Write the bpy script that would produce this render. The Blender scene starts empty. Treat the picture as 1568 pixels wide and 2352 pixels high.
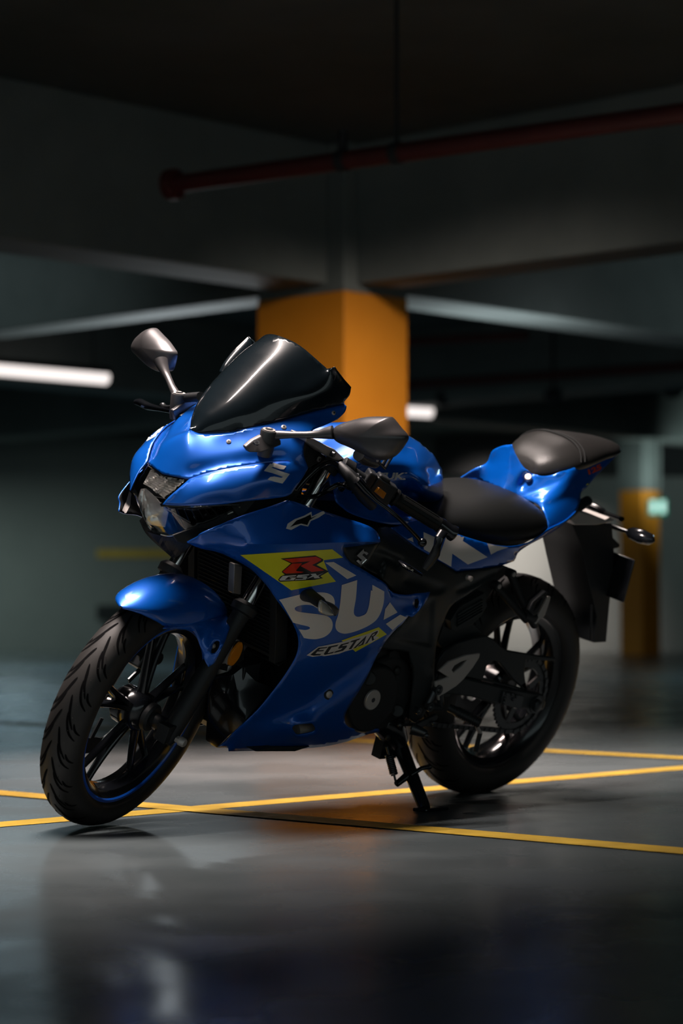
import bpy, bmesh, math, random
import numpy as np
from mathutils import Vector, Matrix
from mathutils.geometry import delaunay_2d_cdt
from mathutils.bvhtree import BVHTree
random.seed(4)
R = math.radians
SC = bpy.context.scene
COL = SC.collection
# ------------------------------------------------------------------ camera
W, H = 1568.0, 2352.0
FPX = 5192.14          # focal length in pixels
CAMH = 0.48621
PITCH = R(2.5045)
cd = bpy.data.cameras.new('camera'); cam = bpy.data.objects.new('camera', cd); COL.objects.link(cam)
cam.location = (0, 0, CAMH); cam.rotation_euler = (math.pi/2 + PITCH, 0, 0)
cd.sensor_fit = 'VERTICAL'; cd.sensor_height = 36.0; cd.lens = FPX/2352*36
cd.clip_end = 200
cd.dof.use_dof = True; cd.dof.focus_distance = 5.15; cd.dof.aperture_fstop = 2.4; cd.dof.aperture_blades = 9
SC.camera = cam
# ------------------------------------------------------------------ world + exposure
wd = bpy.data.worlds.new('world'); SC.world = wd; wd.use_nodes = True
wd.node_tree.nodes['Background'].inputs[0].default_value = (0.62, 0.76, 0.78, 1)
wd.node_tree.nodes['Background'].inputs[1].default_value = 0.56
SC.view_settings.view_transform = 'Standard'; SC.view_settings.look = 'None'
SC.view_settings.gamma = 1; SC.view_settings.exposure = 0.0; SC.view_settings.use_curve_mapping = False

def area(name, loc, size, energy, color, target):
    l = bpy.data.lights.new(name, 'AREA'); l.shape = 'RECTANGLE'; l.size, l.size_y = size
    l.energy = energy; l.color = color
    o = bpy.data.objects.new(name, l); COL.objects.link(o); o.location = loc
    o.rotation_euler = (Vector(target) - Vector(loc)).to_track_quat('-Z', 'Y').to_euler()
    return o
WARM = (1.0, 0.86, 0.80); COOL = (0.55, 0.85, 1.0)
def tube_light(c, L, w, energy, color, dirv=(.7035, .7107, 0), spread=150):
    """ceiling tube lamps and added wall fill: long narrow area facing down"""
    l = bpy.data.lights.new('lamp_or_fill_light', 'AREA'); l.shape = 'RECTANGLE'; l.size = L; l.size_y = w; l.energy = energy; l.color = color; l.spread = R(spread)
    o = bpy.data.objects.new('lamp_or_fill_light', l); COL.objects.link(o)
    x = Vector(dirv).normalized(); z = Vector((0, 0, 1)); y = z.cross(x)
    o.matrix_world = Matrix(((x.x, y.x, z.x, c[0]), (x.y, y.y, z.y, c[1]), (x.z, y.z, z.z, c[2]), (0, 0, 0, 1))); return o
tube_light((-.75, 4.72, 2.85), 2.0, .08, 30, WARM, spread=60)
tube_light((1.35, 7.6, 2.85), 1.9, .10, 30, WARM, spread=72)
tube_light((-.25, 7.0, 2.9), 1.2, .2, 38, (1, .74, .66), spread=52)
area('lamp_or_fill_light', (1.7, 8.2, 2.9), (1.0, .15), 5, (1, .86, .76), (.05, 12, 1.4)).data.spread = R(28)  # unseen spot added to brighten the orange column
area('lamp_or_fill_light', (1.9, 25.6, 2.7), (.8, .2), 26, WARM, (2.1, 27.2, .6)).data.spread = R(65)  # unseen washer added for the pale pool on the back wall
tube_light((-5.0, 25.0, 2.4), 3.0, .3, 80, (.75, .95, .9), (1, 0, 0), spread=170)  # added fill, brightens the left of the back wall
tube_light((-3, 19.5, 2.3), 1.5, .2, 45, COOL, spread=170)
tube_light((4.5, 16.5, 2.3), 1.5, .2, 34, COOL, spread=170)
area('lamp_or_fill_light', (-.9, 14.6, 1.95), (1.2, .2), 34, (.85, .95, 1), (-1.2, 14.2, 3)).data.spread = R(170)  # added up-light standing in for bounce onto the left beam soffits
area('lamp_or_fill_light', (.95, 13.3, 1.5), (1.0, .2), 10, (.85, .95, 1), (1.0, 13.6, 3)).data.spread = R(150)  # added to lift the soffits right of the column, shining upward
area('lamp_or_fill_light', (-3.3, 12.0, 2.2), (1.2, .2), 5, (.75, .95, 1), (-2.6, 16, 2.7)).data.spread = R(120)  # out-of-view fill added for the left beam faces
area('lamp_or_fill_light', (3.6, 12.4, 2.2), (1.2, .2), 5, (.75, .95, 1), (3.4, 16.5, 2.7)).data.spread = R(120)  # matching added fill for the beam faces on the right
area('lamp_or_fill_light', (-.4, 5.9, 2.92), (.9, .9), 7, WARM, (-.1, 6.0, 0)).data.spread = R(66)  # broad soft fill added for the passenger seat front and tail
area('lamp_or_fill_light', (-.5, 4.0, 2.9), (.5, .15), 5, WARM, (.42, 5.9, .95)).data.spread = R(24)  # narrow beam added to lighten the tail, no fitting there
area('lamp_or_fill_light', (4.2, 24.2, 1.9), (2.0, .2), 9, (.75, .95, .92), (4.0, 27.1, 2.7)).data.spread = R(150)  # hidden fill added for the upper right of the back wall

# ------------------------------------------------------------------ geometry of the place
YAW, LEAN, STEER = R(47.2513), R(18.235), R(16.795)
T = np.array([0.33874, 6.1205, 0.0])
hx, hy = -math.cos(YAW), -math.sin(YAW); lx, ly = -hy, hx
M = np.array([[hx, lx*math.cos(LEAN), lx*math.sin(LEAN)],
              [hy, ly*math.cos(LEAN), ly*math.sin(LEAN)],
              [0, -math.sin(LEAN), math.cos(LEAN)]])
CAMP = np.array([0, 0, CAMH])
def ray(px, py):
    u = (px - W/2)/FPX; v = (H/2 - py)/FPX
    c, s = math.cos(PITCH), math.sin(PITCH)
    return np.array([u, c - v*s, s + v*c])
def ground(px, py, z=0.0):
    r = ray(px, py); return CAMP + r*((z - CAMH)/r[2])
def at(px, py, D):
    r = ray(px, py); return CAMP + r/r[1]*D
OB = M.T @ (CAMP - T)
def B(px, py, Y):
    r = M.T @ ray(px, py); return OB + r*((Y - OB[1])/r[1])
def BX(px, py, X):
    r = M.T @ ray(px, py); return OB + r*((X - OB[0])/r[0])
AX = np.array([-math.sin(R(25.5)), 0, math.cos(R(25.5))]); O1 = np.array([1.393, 0, 0])
def _rot(t):
    K = np.array([[0, -AX[2], AX[1]], [AX[2], 0, -AX[0]], [-AX[1], AX[0], 0]])
    return np.eye(3) + math.sin(t)*K + (1 - math.cos(t))*K@K
RS = _rot(STEER)
def S(p): return O1 + RS @ (np.asarray(p, float) - O1)
OS = RS.T @ (OB - O1) + O1
def BS(px, py, Y):
    r = RS.T @ M.T @ ray(px, py); return OS + r*((Y - OS[1])/r[1])
I = lambda p: np.asarray(p, float)
def project(b):
    w = M @ np.array(b) + T - CAMP; c, s = math.cos(PITCH), math.sin(PITCH)
    dep = w[1]*c + w[2]*s; up = -w[1]*s + w[2]*c
    return np.array([W/2 + FPX*w[0]/dep, H/2 - FPX*up/dep])
K_ = 0.38265
CR = dict(c1=(240, 720, K_), c2=(540, 900, K_), c3=(960, 940, K_), c4=(60, 1260, K_), c5=(460, 1220, K_), c6=(780, 1300, K_),
          n1=(270, 1020, .2551), n2=(660, 960, .2551), n3=(290, 740, .12755), n4=(1260, 1120, .1722), n5=(1100, 1280, .2381),
          n6=(170, 1420, .2041), n7=(840, 1480, .1913), n8=(340, 1240, .2296))
def Q(c, *pts):
    """crop coordinates -> photograph pixels; extra values pass through"""
    ox, oy, k = CR[c]
    return [(ox + k*p[0], oy + k*p[1]) + tuple(p[2:]) for p in pts]

# ------------------------------------------------------------------ materials
def mat(name, col, rough=.5, metal=0., coat=0., spec=.5, trans=0., emit=None, es=0., bump=0., bscale=60., ior=1.45, noise=0., alpha=1.):
    m = bpy.data.materials.new(name); m.use_nodes = True; n = m.node_tree.nodes; l = m.node_tree.links
    b = n['Principled BSDF']
    b.inputs['Base Color'].default_value = (*col, 1); b.inputs['Roughness'].default_value = rough
    b.inputs['Metallic'].default_value = metal; b.inputs['Coat Weight'].default_value = coat; b.inputs['Coat Roughness'].default_value = .06
    b.inputs['Specular IOR Level'].default_value = spec; b.inputs['Transmission Weight'].default_value = trans; b.inputs['IOR'].default_value = ior
    if emit: b.inputs['Emission Color'].default_value = (*emit, 1); b.inputs['Emission Strength'].default_value = es
    if bump or noise:
        tc = n.new('ShaderNodeTexCoord'); tx = n.new('ShaderNodeTexNoise'); tx.inputs['Scale'].default_value = bscale; tx.inputs['Detail'].default_value = 5
        l.new(tc.outputs['Object'], tx.inputs['Vector'])
        if bump:
            bm_ = n.new('ShaderNodeBump'); bm_.inputs['Strength'].default_value = bump; bm_.inputs['Distance'].default_value = .002
            l.new(tx.outputs['Fac'], bm_.inputs['Height']); l.new(bm_.outputs['Normal'], b.inputs['Normal'])
        if noise:
            mr = n.new('ShaderNodeMapRange'); mr.inputs[3].default_value = max(0, rough - noise); mr.inputs[4].default_value = rough + noise
            mr.inputs[1].default_value = .3; mr.inputs[2].default_value = .7
            l.new(tx.outputs['Fac'], mr.inputs[0]); l.new(mr.outputs[0], b.inputs['Roughness'])
    return m
MT = dict(
    blue=mat('metallic_blue_paint', (.0004, .110, .56), .34, .35, 1.),
    white=mat('white_vinyl', (.86, .80, .76), .4, coat=.6),
    yellow=mat('lime_yellow_vinyl', (.86, .82, .025), .4, coat=.6),
    red=mat('red_vinyl', (.75, .025, .006), .4, coat=.5),
    ink=mat('black_vinyl', (.006, .008, .012), .4, coat=.5),
    silver=mat('silver_vinyl', (.75, .74, .73), .4, .15),
    black=mat('matt_black_plastic', (.012, .014, .016), .5, bump=.15, bscale=400),
    gloss=mat('gloss_black', (.006, .007, .009), .18, coat=.5),
    frame=mat('satin_black_panel', (.014, .019, .021), .46),
    grey=mat('satin_grey_mirror', (.115, .11, .112), .36, .55, bump=.05, bscale=900),
    chrome=mat('chrome', (.7, .68, .66), .12, 1.),
    alu=mat('cast_aluminium', (.50, .46, .43), .42, .4, bump=.1, bscale=500),
    steel=mat('dark_steel', (.08, .085, .09), .38, .8),
    tyre=mat('tyre_rubber', (.02, .0185, .0175), .55, bump=.1, bscale=500),
    groove=mat('tread_groove', (.0015, .0015, .002), .9, spec=.1),
    leather2=mat('pillion_vinyl', (.016, .0155, .015), .36, bump=.2, bscale=900, noise=.05),
    leather=mat('seat_vinyl', (.010, .011, .011), .42, spec=.25, bump=.2, bscale=900, noise=.05),
    screen=mat('smoked_screen', (.005, .009, .012), .27, coat=1., spec=.14, noise=.03, bscale=12),
    lens=mat('clear_lens', (1, 1, 1), .02, trans=1., ior=1.42),
    reflector=mat('lamp_reflector', (.80, .78, .74), .25, .6),
    amber=mat('amber_lens', (.85, .28, .01), .3, coat=.5),
    smoke=mat('indicator_lens', (.65, .62, .56), .18, coat=.8, metal=.5),
    rim_blue=mat('rim_stripe', (.005, .09, .5), .35, coat=.5),
    engine=mat('engine_casting', (.03, .032, .034), .5, .5, bump=.1, bscale=300),
)

# ------------------------------------------------------------------ mesh tools
class MB:
    def __init__(s): s.v = []; s.f = []; s.m = []
    def add(s, vs, fs, mi=0):
        o = len(s.v); s.v += [tuple(map(float, p)) for p in vs]; s.f += [tuple(i + o for i in f) for f in fs]; s.m += [mi]*len(fs); return s
    def tube(s, pts, r, n=14, fr=I, mi=0, cap=True, flat=1.0, up=None):
        pts = [np.asarray(p, float) for p in pts]; m = len(pts)
        rs = list(r) if hasattr(r, '__len__') else [r]*m
        t0 = pts[1] - pts[0]; t0 /= np.linalg.norm(t0)
        u = np.asarray(up, float) if up is not None else (np.array([0, 0, 1.]) if abs(t0[2]) < .9 else np.array([1., 0, 0]))
        vs = []; fs = []
        for i, p in enumerate(pts):
            t = (pts[min(i+1, m-1)] - pts[max(i-1, 0)]); t /= (np.linalg.norm(t) + 1e-9)
            u = u - t*(u@t); u /= (np.linalg.norm(u) + 1e-9); w = np.cross(t, u)
            for k in range(n):
                a = 2*math.pi*k/n; vs.append(fr(p + rs[i]*(math.cos(a)*u*flat + math.sin(a)*w)))
        for i in range(m-1):
            for k in range(n): fs.append((i*n+k, i*n+(k+1) % n, (i+1)*n+(k+1) % n, (i+1)*n+k))
        if cap: fs.append(tuple(range(n-1, -1, -1))); fs.append(tuple(range((m-1)*n, m*n)))
        return s.add(vs, fs, mi)
    def lathe(s, prof, c, n=64, fr=I, mi=0, axis='y', closed=False, a0=0, a1=2*math.pi):
        """prof: (radius, offset along axis)"""
        vs = []; fs = []; full = abs(a1 - a0 - 2*math.pi) < 1e-6; m = len(prof); N = n if full else n+1
        for i in range(N):
            a = a0 + (a1-a0)*i/n
            for r, y in prof:
                if axis == 'y': p = (c[0] + r*math.cos(a), c[1] + y, c[2] + r*math.sin(a))
                else: p = (c[0] + r*math.cos(a), c[1] + r*math.sin(a), c[2] + y)
                vs.append(fr(p))
        for i in range(n):
            j = (i+1) % N
            for k in range(m if closed else m-1):
                k2 = (k+1) % m; fs.append((i*m+k, i*m+k2, j*m+k2, j*m+k))
        return s.add(vs, fs, mi)
    def loft(s, rings, fr=I, mi=0, cap=True, closed=True):
        n = len(rings[0]); vs = [fr(p) for r in rings for p in r]; fs = []
        for i in range(len(rings)-1):
            for k in range(n if closed else n-1): fs.append((i*n+k, i*n+(k+1) % n, (i+1)*n+(k+1) % n, (i+1)*n+k))
        if cap and closed: fs.append(tuple(range(n-1, -1, -1))); fs.append(tuple(range((len(rings)-1)*n, len(rings)*n)))
        return s.add(vs, fs, mi)
    def box(s, c, e, fr=I, mi=0, rot=None):
        vs = []; Rm = np.array(rot) if rot is not None else np.eye(3)
        for sx in (-1, 1):
            for sy in (-1, 1):
                for sz in (-1, 1): vs.append(fr(np.asarray(c, float) + Rm @ np.array([sx*e[0]/2, sy*e[1]/2, sz*e[2]/2])))
        return s.add(vs, [(0, 1, 3, 2), (4, 6, 7, 5), (0, 4, 5, 1), (2, 3, 7, 6), (0, 2, 6, 4), (1, 5, 7, 3)], mi)
    def ball(s, c, r, fr=I, mi=0, n=16, sc=(1, 1, 1)):
        prof = [(max(1e-4, r*math.sin(math.pi*i/10)), r*math.cos(math.pi*i/10)) for i in range(11)]
        c = np.asarray(c, float)
        return s.lathe(prof, (0, 0, 0), n, lambda p: fr(c + np.asarray(p)*np.asarray(sc)), mi, 'z')
    def build(s, name, mats, parent=None, smooth=35, bevel=0, solid=0, sub=0, inner=None, fair=0, keys=(), hold=()):
        me = bpy.data.meshes.new(name); me.from_pydata(s.v, [], s.f)
        mats = mats if isinstance(mats, (list, tuple)) else [mats]
        for m_ in mats: me.materials.append(MT[m_] if isinstance(m_, str) else m_)
        for p, mi in zip(me.polygons, s.m): p.material_index = mi
        bm_ = bmesh.new(); bm_.from_mesh(me)
        bmesh.ops.remove_doubles(bm_, verts=bm_.verts, dist=3e-5)
        if not getattr(s, 'keep', False): bmesh.ops.recalc_face_normals(bm_, faces=bm_.faces)
        if fair:
            HP = np.array([p for p in hold]) if len(hold) else None
            iv = [v for v in bm_.verts if not v.is_boundary and (HP is None or np.sqrt(((HP - np.array([v.co.x, abs(v.co.y), v.co.z]))**2).sum(1)).min() > .0035)]
            for _ in range(fair): bmesh.ops.smooth_vert(bm_, verts=iv, factor=.5, use_axis_x=True, use_axis_y=True, use_axis_z=True)
        bm_.to_mesh(me); bm_.free()
        for k_ in keys: SURF[k_] = BVHTree.FromPolygons([v.co.copy() for v in me.vertices], [tuple(p.vertices) for p in me.polygons])
        if smooth:
            for p in me.polygons: p.use_smooth = True
            me.set_sharp_from_angle(angle=R(smooth))
        o = bpy.data.objects.new(name, me); COL.objects.link(o)
        if parent is not None: o.parent = parent
        if solid: md = o.modifiers.new('thickness', 'SOLIDIFY'); md.thickness = abs(solid); md.offset = -1 if solid > 0 else 1
        if inner: me.materials.append(MT[inner]); md.material_offset = len(mats); md.material_offset_rim = 0
        if bevel: md = o.modifiers.new('edge', 'BEVEL'); md.width = bevel; md.segments = 3; md.limit_method = 'ANGLE'; md.angle_limit = R(40)
        if sub: md = o.modifiers.new('round', 'SUBSURF'); md.levels = sub; md.render_levels = sub
        return o
def cr(pts, k=8):
    """open Catmull-Rom through points of any dimension"""
    P = [np.asarray(p, float) for p in pts]
    if len(P) < 3:
        return [P[0] + (P[-1]-P[0])*i/k for i in range(k+1)]
    P = [2*P[0]-P[1]] + P + [2*P[-1]-P[-2]]; out = []
    for i in range(1, len(P)-2):
        for j in range(k):
            t = j/k; a, b, c, d = P[i-1], P[i], P[i+1], P[i+2]
            out.append(.5*((2*b) + (-a+c)*t + (2*a-5*b+4*c-d)*t*t + (-a+3*b-3*c+d)*t**3))
    out.append(P[-2]); return out
def inside(x, y, poly):
    c = False; j = len(poly)-1
    for i in range(len(poly)):
        xi, yi = poly[i][:2]; xj, yj = poly[j][:2]
        if (yi > y) != (yj > y) and x < (xj-xi)*(y-yi)/(yj-yi)+xi: c = not c
        j = i
    return c
def edist(x, y, A, Bv):
    P = np.array([x, y]); d = Bv - A; t = np.clip(((P-A)*d).sum(1)/((d*d).sum(1)+1e-9), 0, 1)
    return np.sqrt((((A + d*t[:, None]) - P)**2).sum(1)).min()
def fill(loop, g, holes=()):
    """triangulate a 2D loop with an interior grid; returns verts2d, tris"""
    L = [Vector((p[0], p[1])) for p in loop]; n = len(L); vs = list(L); ed = [(i, (i+1) % n) for i in range(n)]
    segA = [np.array([(p[0], p[1]) for p in loop])]; segB = [np.roll(segA[0], -1, 0)]
    for h in holes:
        o = len(vs); vs += [Vector((p[0], p[1])) for p in h]; ed += [(o+i, o+(i+1) % len(h)) for i in range(len(h))]
        a = np.array([(p[0], p[1]) for p in h]); segA.append(a); segB.append(np.roll(a, -1, 0))
    A = np.concatenate(segA); Bv = np.concatenate(segB)
    xs = [p[0] for p in loop]; ys = [p[1] for p in loop]
    r = 0; y = min(ys) + g/2
    while y < max(ys):
        x = min(xs) + (g/2 if r % 2 else 0)
        while x < max(xs):
            if inside(x, y, loop) and not any(inside(x, y, h) for h in holes) and edist(x, y, A, Bv) > g*.45: vs.append(Vector((x, y)))
            x += g
        y += g*.87; r += 1
    v2, e2, f2, *_ = delaunay_2d_cdt(vs, ed, [], 0, 1e-4)
    out = []
    for f in f2:
        cx = sum(v2[i][0] for i in f)/3; cy = sum(v2[i][1] for i in f)/3
        if inside(cx, cy, loop) and not any(inside(cx, cy, h) for h in holes): out.append(tuple(f))
    return [(v[0], v[1]) for v in v2], out
def tps(ctrl):
    C = np.array(ctrl, float); X = C[:, :2]/100; n = len(X)
    d = np.sqrt(((X[:, None]-X[None])**2).sum(-1)); Kk = np.where(d > 0, d*d*np.log(d+1e-12), 0) + np.eye(n)*1e-4
    P = np.c_[np.ones(n), X]; A = np.block([[Kk, P], [P.T, np.zeros((3, 3))]])
    w = np.linalg.lstsq(A, np.r_[C[:, 2], 0, 0, 0], rcond=None)[0]
    def f(q):
        q = np.asarray(q, float)/100; d = np.sqrt(((q[:, None]-X[None])**2).sum(-1)); U = np.where(d > 0, d*d*np.log(d+1e-12), 0)
        return U@w[:n] + w[n] + q@w[n+1:]
    return f
def px3(p, fr3=None):
    """('b', x, y, z) bike point -> (px, py, Y)"""
    if p[0] == 'b':
        q = project(p[1:]); return (q[0], q[1], p[2])
    return p
def loop_of(segs, k=6):
    L = []
    for s_ in segs:
        s_ = [px3(p) for p in s_]
        c = cr(s_, k) if len(s_) > 2 else [np.array(s_[0], float) + (np.array(s_[1], float)-np.array(s_[0], float))*i/4 for i in range(5)]
        for p in c:
            if not L or np.hypot(p[0]-L[-1][0], p[1]-L[-1][1]) > .8: L.append(p)
    if np.hypot(L[0][0]-L[-1][0], L[0][1]-L[-1][1]) < .8: L.pop()
    return L
SURF = {}
def patch(mb, segs, inner=(), g=9, holes=(), dents=(), un=B, fr=I, mirror=False, only_mirror=False, mi=0, key=None, relax=10, sym=0):
    loop = loop_of(segs); step = max(1, len(loop)//110)
    ctrl = [tuple(p) for p in loop[::step]] + [px3(p) for p in inner]
    if mirror and sym:
        for p in list(ctrl):
            if .004 < p[2] < sym:
                w = un(*p); w = w*np.array([1, -1, 1]); q = project(fr(w)); ctrl.append((q[0], q[1], -p[2]))
    fY = tps(ctrl); v2, tr = fill(loop, g, holes)
    Y = fY(v2); nl = len(loop)
    if nl <= len(v2): 
        for i in range(nl):
            if abs(v2[i][0]-loop[i][0]) + abs(v2[i][1]-loop[i][1]) < 1e-3: Y[i] = loop[i][2]
    if relax and tr:
        nb = [set() for _ in v2]; cnt = {}
        for f in tr:
            for i in range(3):
                a, b = f[i], f[(i+1) % 3]; nb[a].add(b); nb[b].add(a); e = (min(a, b), max(a, b)); cnt[e] = cnt.get(e, 0)+1
        fix = set(i for e, c in cnt.items() if c == 1 for i in e)
        idx = [i for i in range(len(v2)) if i not in fix and nb[i]]
        for _ in range(relax):
            Y2 = Y.copy()
            for i in idx: Y2[i] = .4*Y[i] + .6*sum(Y[j] for j in nb[i])/len(nb[i])
            Y = Y2
    for poly, dep, wid in dents:
        A = np.array([p[:2] for p in poly]); Bv = np.roll(A, -1, 0)
        for i, (x, y) in enumerate(v2):
            d_ = edist(x, y, A, Bv); d_ = d_ if inside(x, y, poly) else -d_
            t = min(1, max(0, d_/wid + .5)); Y[i] -= dep*t*t*(3-2*t)
    V = [un(x, y, yy) for (x, y), yy in zip(v2, Y)]
    # faces wound to look at the camera
    o = OB if un is B else OS; F = []
    for f in tr:
        a, b, c = (V[i] for i in f); nn = np.cross(b-a, c-a)
        F.append(f if nn @ (o-a) > 0 else f[::-1])
    if not only_mirror:
        mb.add([fr(v) for v in V], F, mi)
        if key: SURF[key] = BVHTree.FromPolygons([Vector(fr(v)) for v in V], F)
    if mirror or only_mirror:
        Vm = [v*np.array([1, -1, 1]) for v in V]; mb.add([fr(v) for v in Vm], [f[::-1] for f in F], mi)
        if key and (mirror or only_mirror): SURF[key+'_r'] = BVHTree.FromPolygons([Vector(fr(v)) for v in Vm], [f[::-1] for f in F])
    mb.keep = True
    return V, F
def merge(mb): pass
def hit(px, py, keys):
    r = Vector(M.T @ ray(px, py)).normalized(); best = None
    for k in keys:
        h = SURF[k].ray_cast(Vector(OB), r)
        if h[0] is not None and (best is None or h[3] < best[3]): best = h
    return best
def decal_mesh(v2, fs, keys, off=.0007):
    V = []; ok = []
    for (x, y) in v2:
        h = hit(x, y, keys)
        if h is None: V.append((0, 0, 0)); ok.append(False); continue
        n = h[1]; r = M.T @ ray(x, y)
        if n @ Vector(r) > 0: n = -n
        V.append(tuple(h[0] + n*off)); ok.append(True)
    F = [f for f in fs if all(ok[i] for i in f)]
    return V, F
def decal(mb, poly, keys, off=.0007, mi=0, g=7, smooth=False):
    if isinstance(poly[0], list): poly = loop_of([[tuple(q[:2]) + (0,) for q in s_] for s_ in poly])
    if smooth: poly = cr(list(poly)+[poly[0]], 5)[:-1]
    loop = []
    n = len(poly)
    for i in range(n):
        a = np.array(poly[i][:2], float); b = np.array(poly[(i+1) % n][:2], float); m = max(1, int(np.hypot(*(b-a))/g))
        for j in range(m): loop.append(a + (b-a)*j/m)
    v2, fs = fill(loop, g)
    V, F = decal_mesh(v2, fs, keys, off); mb.add(V, F, mi)
def text_plane(mb, s, p0, p1, h, f3, mi=0, offset=0., tilt=0., th=.0006):
    v, f = text2d(s, offset); x0, x1 = min(p[0] for p in v), max(p[0] for p in v)
    p0 = np.array(p0, float); d = np.array(p1, float)-p0; up = np.array([d[1], -d[0]])/np.hypot(*d)*h + d/np.hypot(*d)*h*tilt
    mb.add([f3(*(p0 + d*(a-x0)/(x1-x0) + up*b/.7)) for a, b in v], f, mi); mb.keep = True
def deep_patch(mb, poly, key, dfun, g=4, mi=0, line=0, lmi=0):
    loop = []; n = len(poly)
    for i in range(n):
        a = np.array(poly[i][:2], float); b = np.array(poly[(i+1) % n][:2], float); m = max(1, int(np.hypot(*(b-a))/g))
        for j in range(m): loop.append(a + (b-a)*j/m)
    v2, fs = fill(loop, g); A = np.array(loop); Bv = np.roll(A, -1, 0); V = []
    for (x, y) in v2:
        h_ = hit(x, y, [key]); r = M.T @ ray(x, y); r /= np.linalg.norm(r)
        base = np.array(h_[0]) if h_ else None
        V.append(base if base is None else base + r*dfun(edist(x, y, A, Bv), x, y))
    F = [f for f in fs if all(V[i] is not None for i in f)]; V = [np.zeros(3) if v is None else v for v in V]
    mb.add(V, F, mi)
    if line: mb.tube([V[i] for i in range(len(loop)) if np.any(V[i])] + [V[0]], line, n=6, mi=lmi)
def text2d(s, offset=0., shear=0., space=1.):
    c = bpy.data.curves.new('t', 'FONT'); c.body = s; c.size = 1; c.offset = offset; c.shear = shear; c.space_character = space; c.resolution_u = 3
    o = bpy.data.objects.new('t', c); COL.objects.link(o); bpy.context.view_layer.update()
    me = bpy.data.meshes.new_from_object(o.evaluated_get(bpy.context.evaluated_depsgraph_get()))
    bm_ = bmesh.new(); bm_.from_mesh(me); bmesh.ops.triangulate(bm_, faces=bm_.faces)
    v = [(p.co.x, p.co.y) for p in bm_.verts]; f = [tuple(q.index for q in p.verts) for p in bm_.faces]; bm_.free()
    bpy.data.objects.remove(o); bpy.data.curves.remove(c); bpy.data.meshes.remove(me)
    return v, f
def text_decal(mb, s, p0, p1, h, keys, off=.0009, mi=0, offset=0., shear=0., tilt=0., space=1., box=None):
    """baseline p0->p1 in photo pixels, cap height h pixels, tilt = x lean per unit of height"""
    v, f = text2d(s, offset, shear, space); x0, x1, y0, y1 = box or (min(p[0] for p in v), max(p[0] for p in v), 0, .70)
    p0 = np.array(p0, float); d = np.array(p1, float)-p0; up = np.array([d[1], -d[0]])/np.hypot(*d)*h + d/np.hypot(*d)*h*tilt
    q = [tuple(p0 + d*(a-x0)/(x1-x0) + up*(b-y0)/(y1-y0)) for a, b in v]
    V, F = decal_mesh(q, f, keys, off); mb.add(V, F, mi); return (x0, x1, y0, y1)
def plate(mb, outline, Y, th, holes=(), un=B, fr=I, mi=0, smooth=False, Yf=None, mirror=False):
    """flat or bent plate traced at its own distance and given thickness (towards the far side)"""
    if smooth: outline = cr(list(outline)+[outline[0]], 5)[:-1]
    pts = [tuple(p[:2]) for p in outline]
    v2, tr = fill(pts, 40, [[tuple(p[:2]) for p in h] for h in holes])
    Ys = [Y]*len(v2)
    if Yf: ff = tps([px3(p) for p in Yf]); Ys = ff(v2)
    for sg in ((1, -1) if mirror else (1,)):
        A = [un(x, y, yy) for (x, y), yy in zip(v2, Ys)]
        Bk = [a - np.array([0, th, 0]) for a in A]
        V = [fr(p*np.array([1, sg, 1])) for p in A+Bk]; n = len(A)
        F = [tuple(f) for f in tr] + [tuple(i+n for i in f[::-1]) for f in tr]
        cnt = {}
        for f in tr:
            for i in range(3): e = (f[i], f[(i+1) % 3]); cnt[e] = 1
        for (a, b) in cnt:
            if (b, a) not in cnt: F.append((b, a, a+n, b+n))
        mb.add(V, F, mi)
def ringx(x, w, zt, zb, n=28, e=2.6, wt=None, yc=0, tilt=0.0):
    """superellipse ring across the bike at x; wt = width scale at the top"""
    out = []
    for k in range(n):
        a = 2*math.pi*k/n; c, s_ = math.cos(a), math.sin(a)
        yy = math.copysign(abs(c)**(2/e), c); zz = math.copysign(abs(s_)**(2/e), s_)
        ww = w*(1 + ((wt or 1)-1)*max(0, zz)); z = (zt+zb)/2 + zz*(zt-zb)/2
        out.append((x + tilt*(z-(zt+zb)/2), yc + ww*yy, z))
    return out
def rings_cr(par, k=5):
    """smoothly interpolated list of parameter tuples"""
    return [tuple(p) for p in cr(par, k)]
def split_parts(o, lr=False, name=None):
    """separate loose pieces (or the near and far half) into objects of their own"""
    me = o.data; bm_ = bmesh.new(); bm_.from_mesh(me); bm_.verts.ensure_lookup_table(); seen = [-1]*len(bm_.verts)
    if lr: seen = [0 if v.co.y >= 0 else 1 for v in bm_.verts]; n = 2
    else:
        n = 0
        for v in bm_.verts:
            if seen[v.index] >= 0: continue
            st_ = [v]; seen[v.index] = n
            while st_:
                a = st_.pop()
                for e in a.link_edges:
                    b_ = e.other_vert(a)
                    if seen[b_.index] < 0: seen[b_.index] = n; st_.append(b_)
            n += 1
    bm_.free(); out = []
    for k in range(n):
        m2 = me.copy(); b2 = bmesh.new(); b2.from_mesh(m2); b2.verts.ensure_lookup_table()
        bmesh.ops.delete(b2, geom=[v for v in b2.verts if seen[v.index] != k], context='VERTS'); b2.to_mesh(m2); b2.free()
        if k == 0: o.data = m2; out.append(o)
        else:
            c = o.copy(); c.data = m2; COL.objects.link(c); out.append(c)
    if name:
        for c in out: c.name = name
    return out
def tag(o, label=None, cat=None, group=None, kind=None):
    if label: o['label'] = label
    if cat: o['category'] = cat
    if group: o['group'] = group
    if kind: o['kind'] = kind
    return o
CR.update(q1=(700, 1250, .1913), q2=(620, 1260, .0957), q3=(700, 1430, .1276), q4=(900, 860, .426), q5=(0, 780, .3189))
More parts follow.
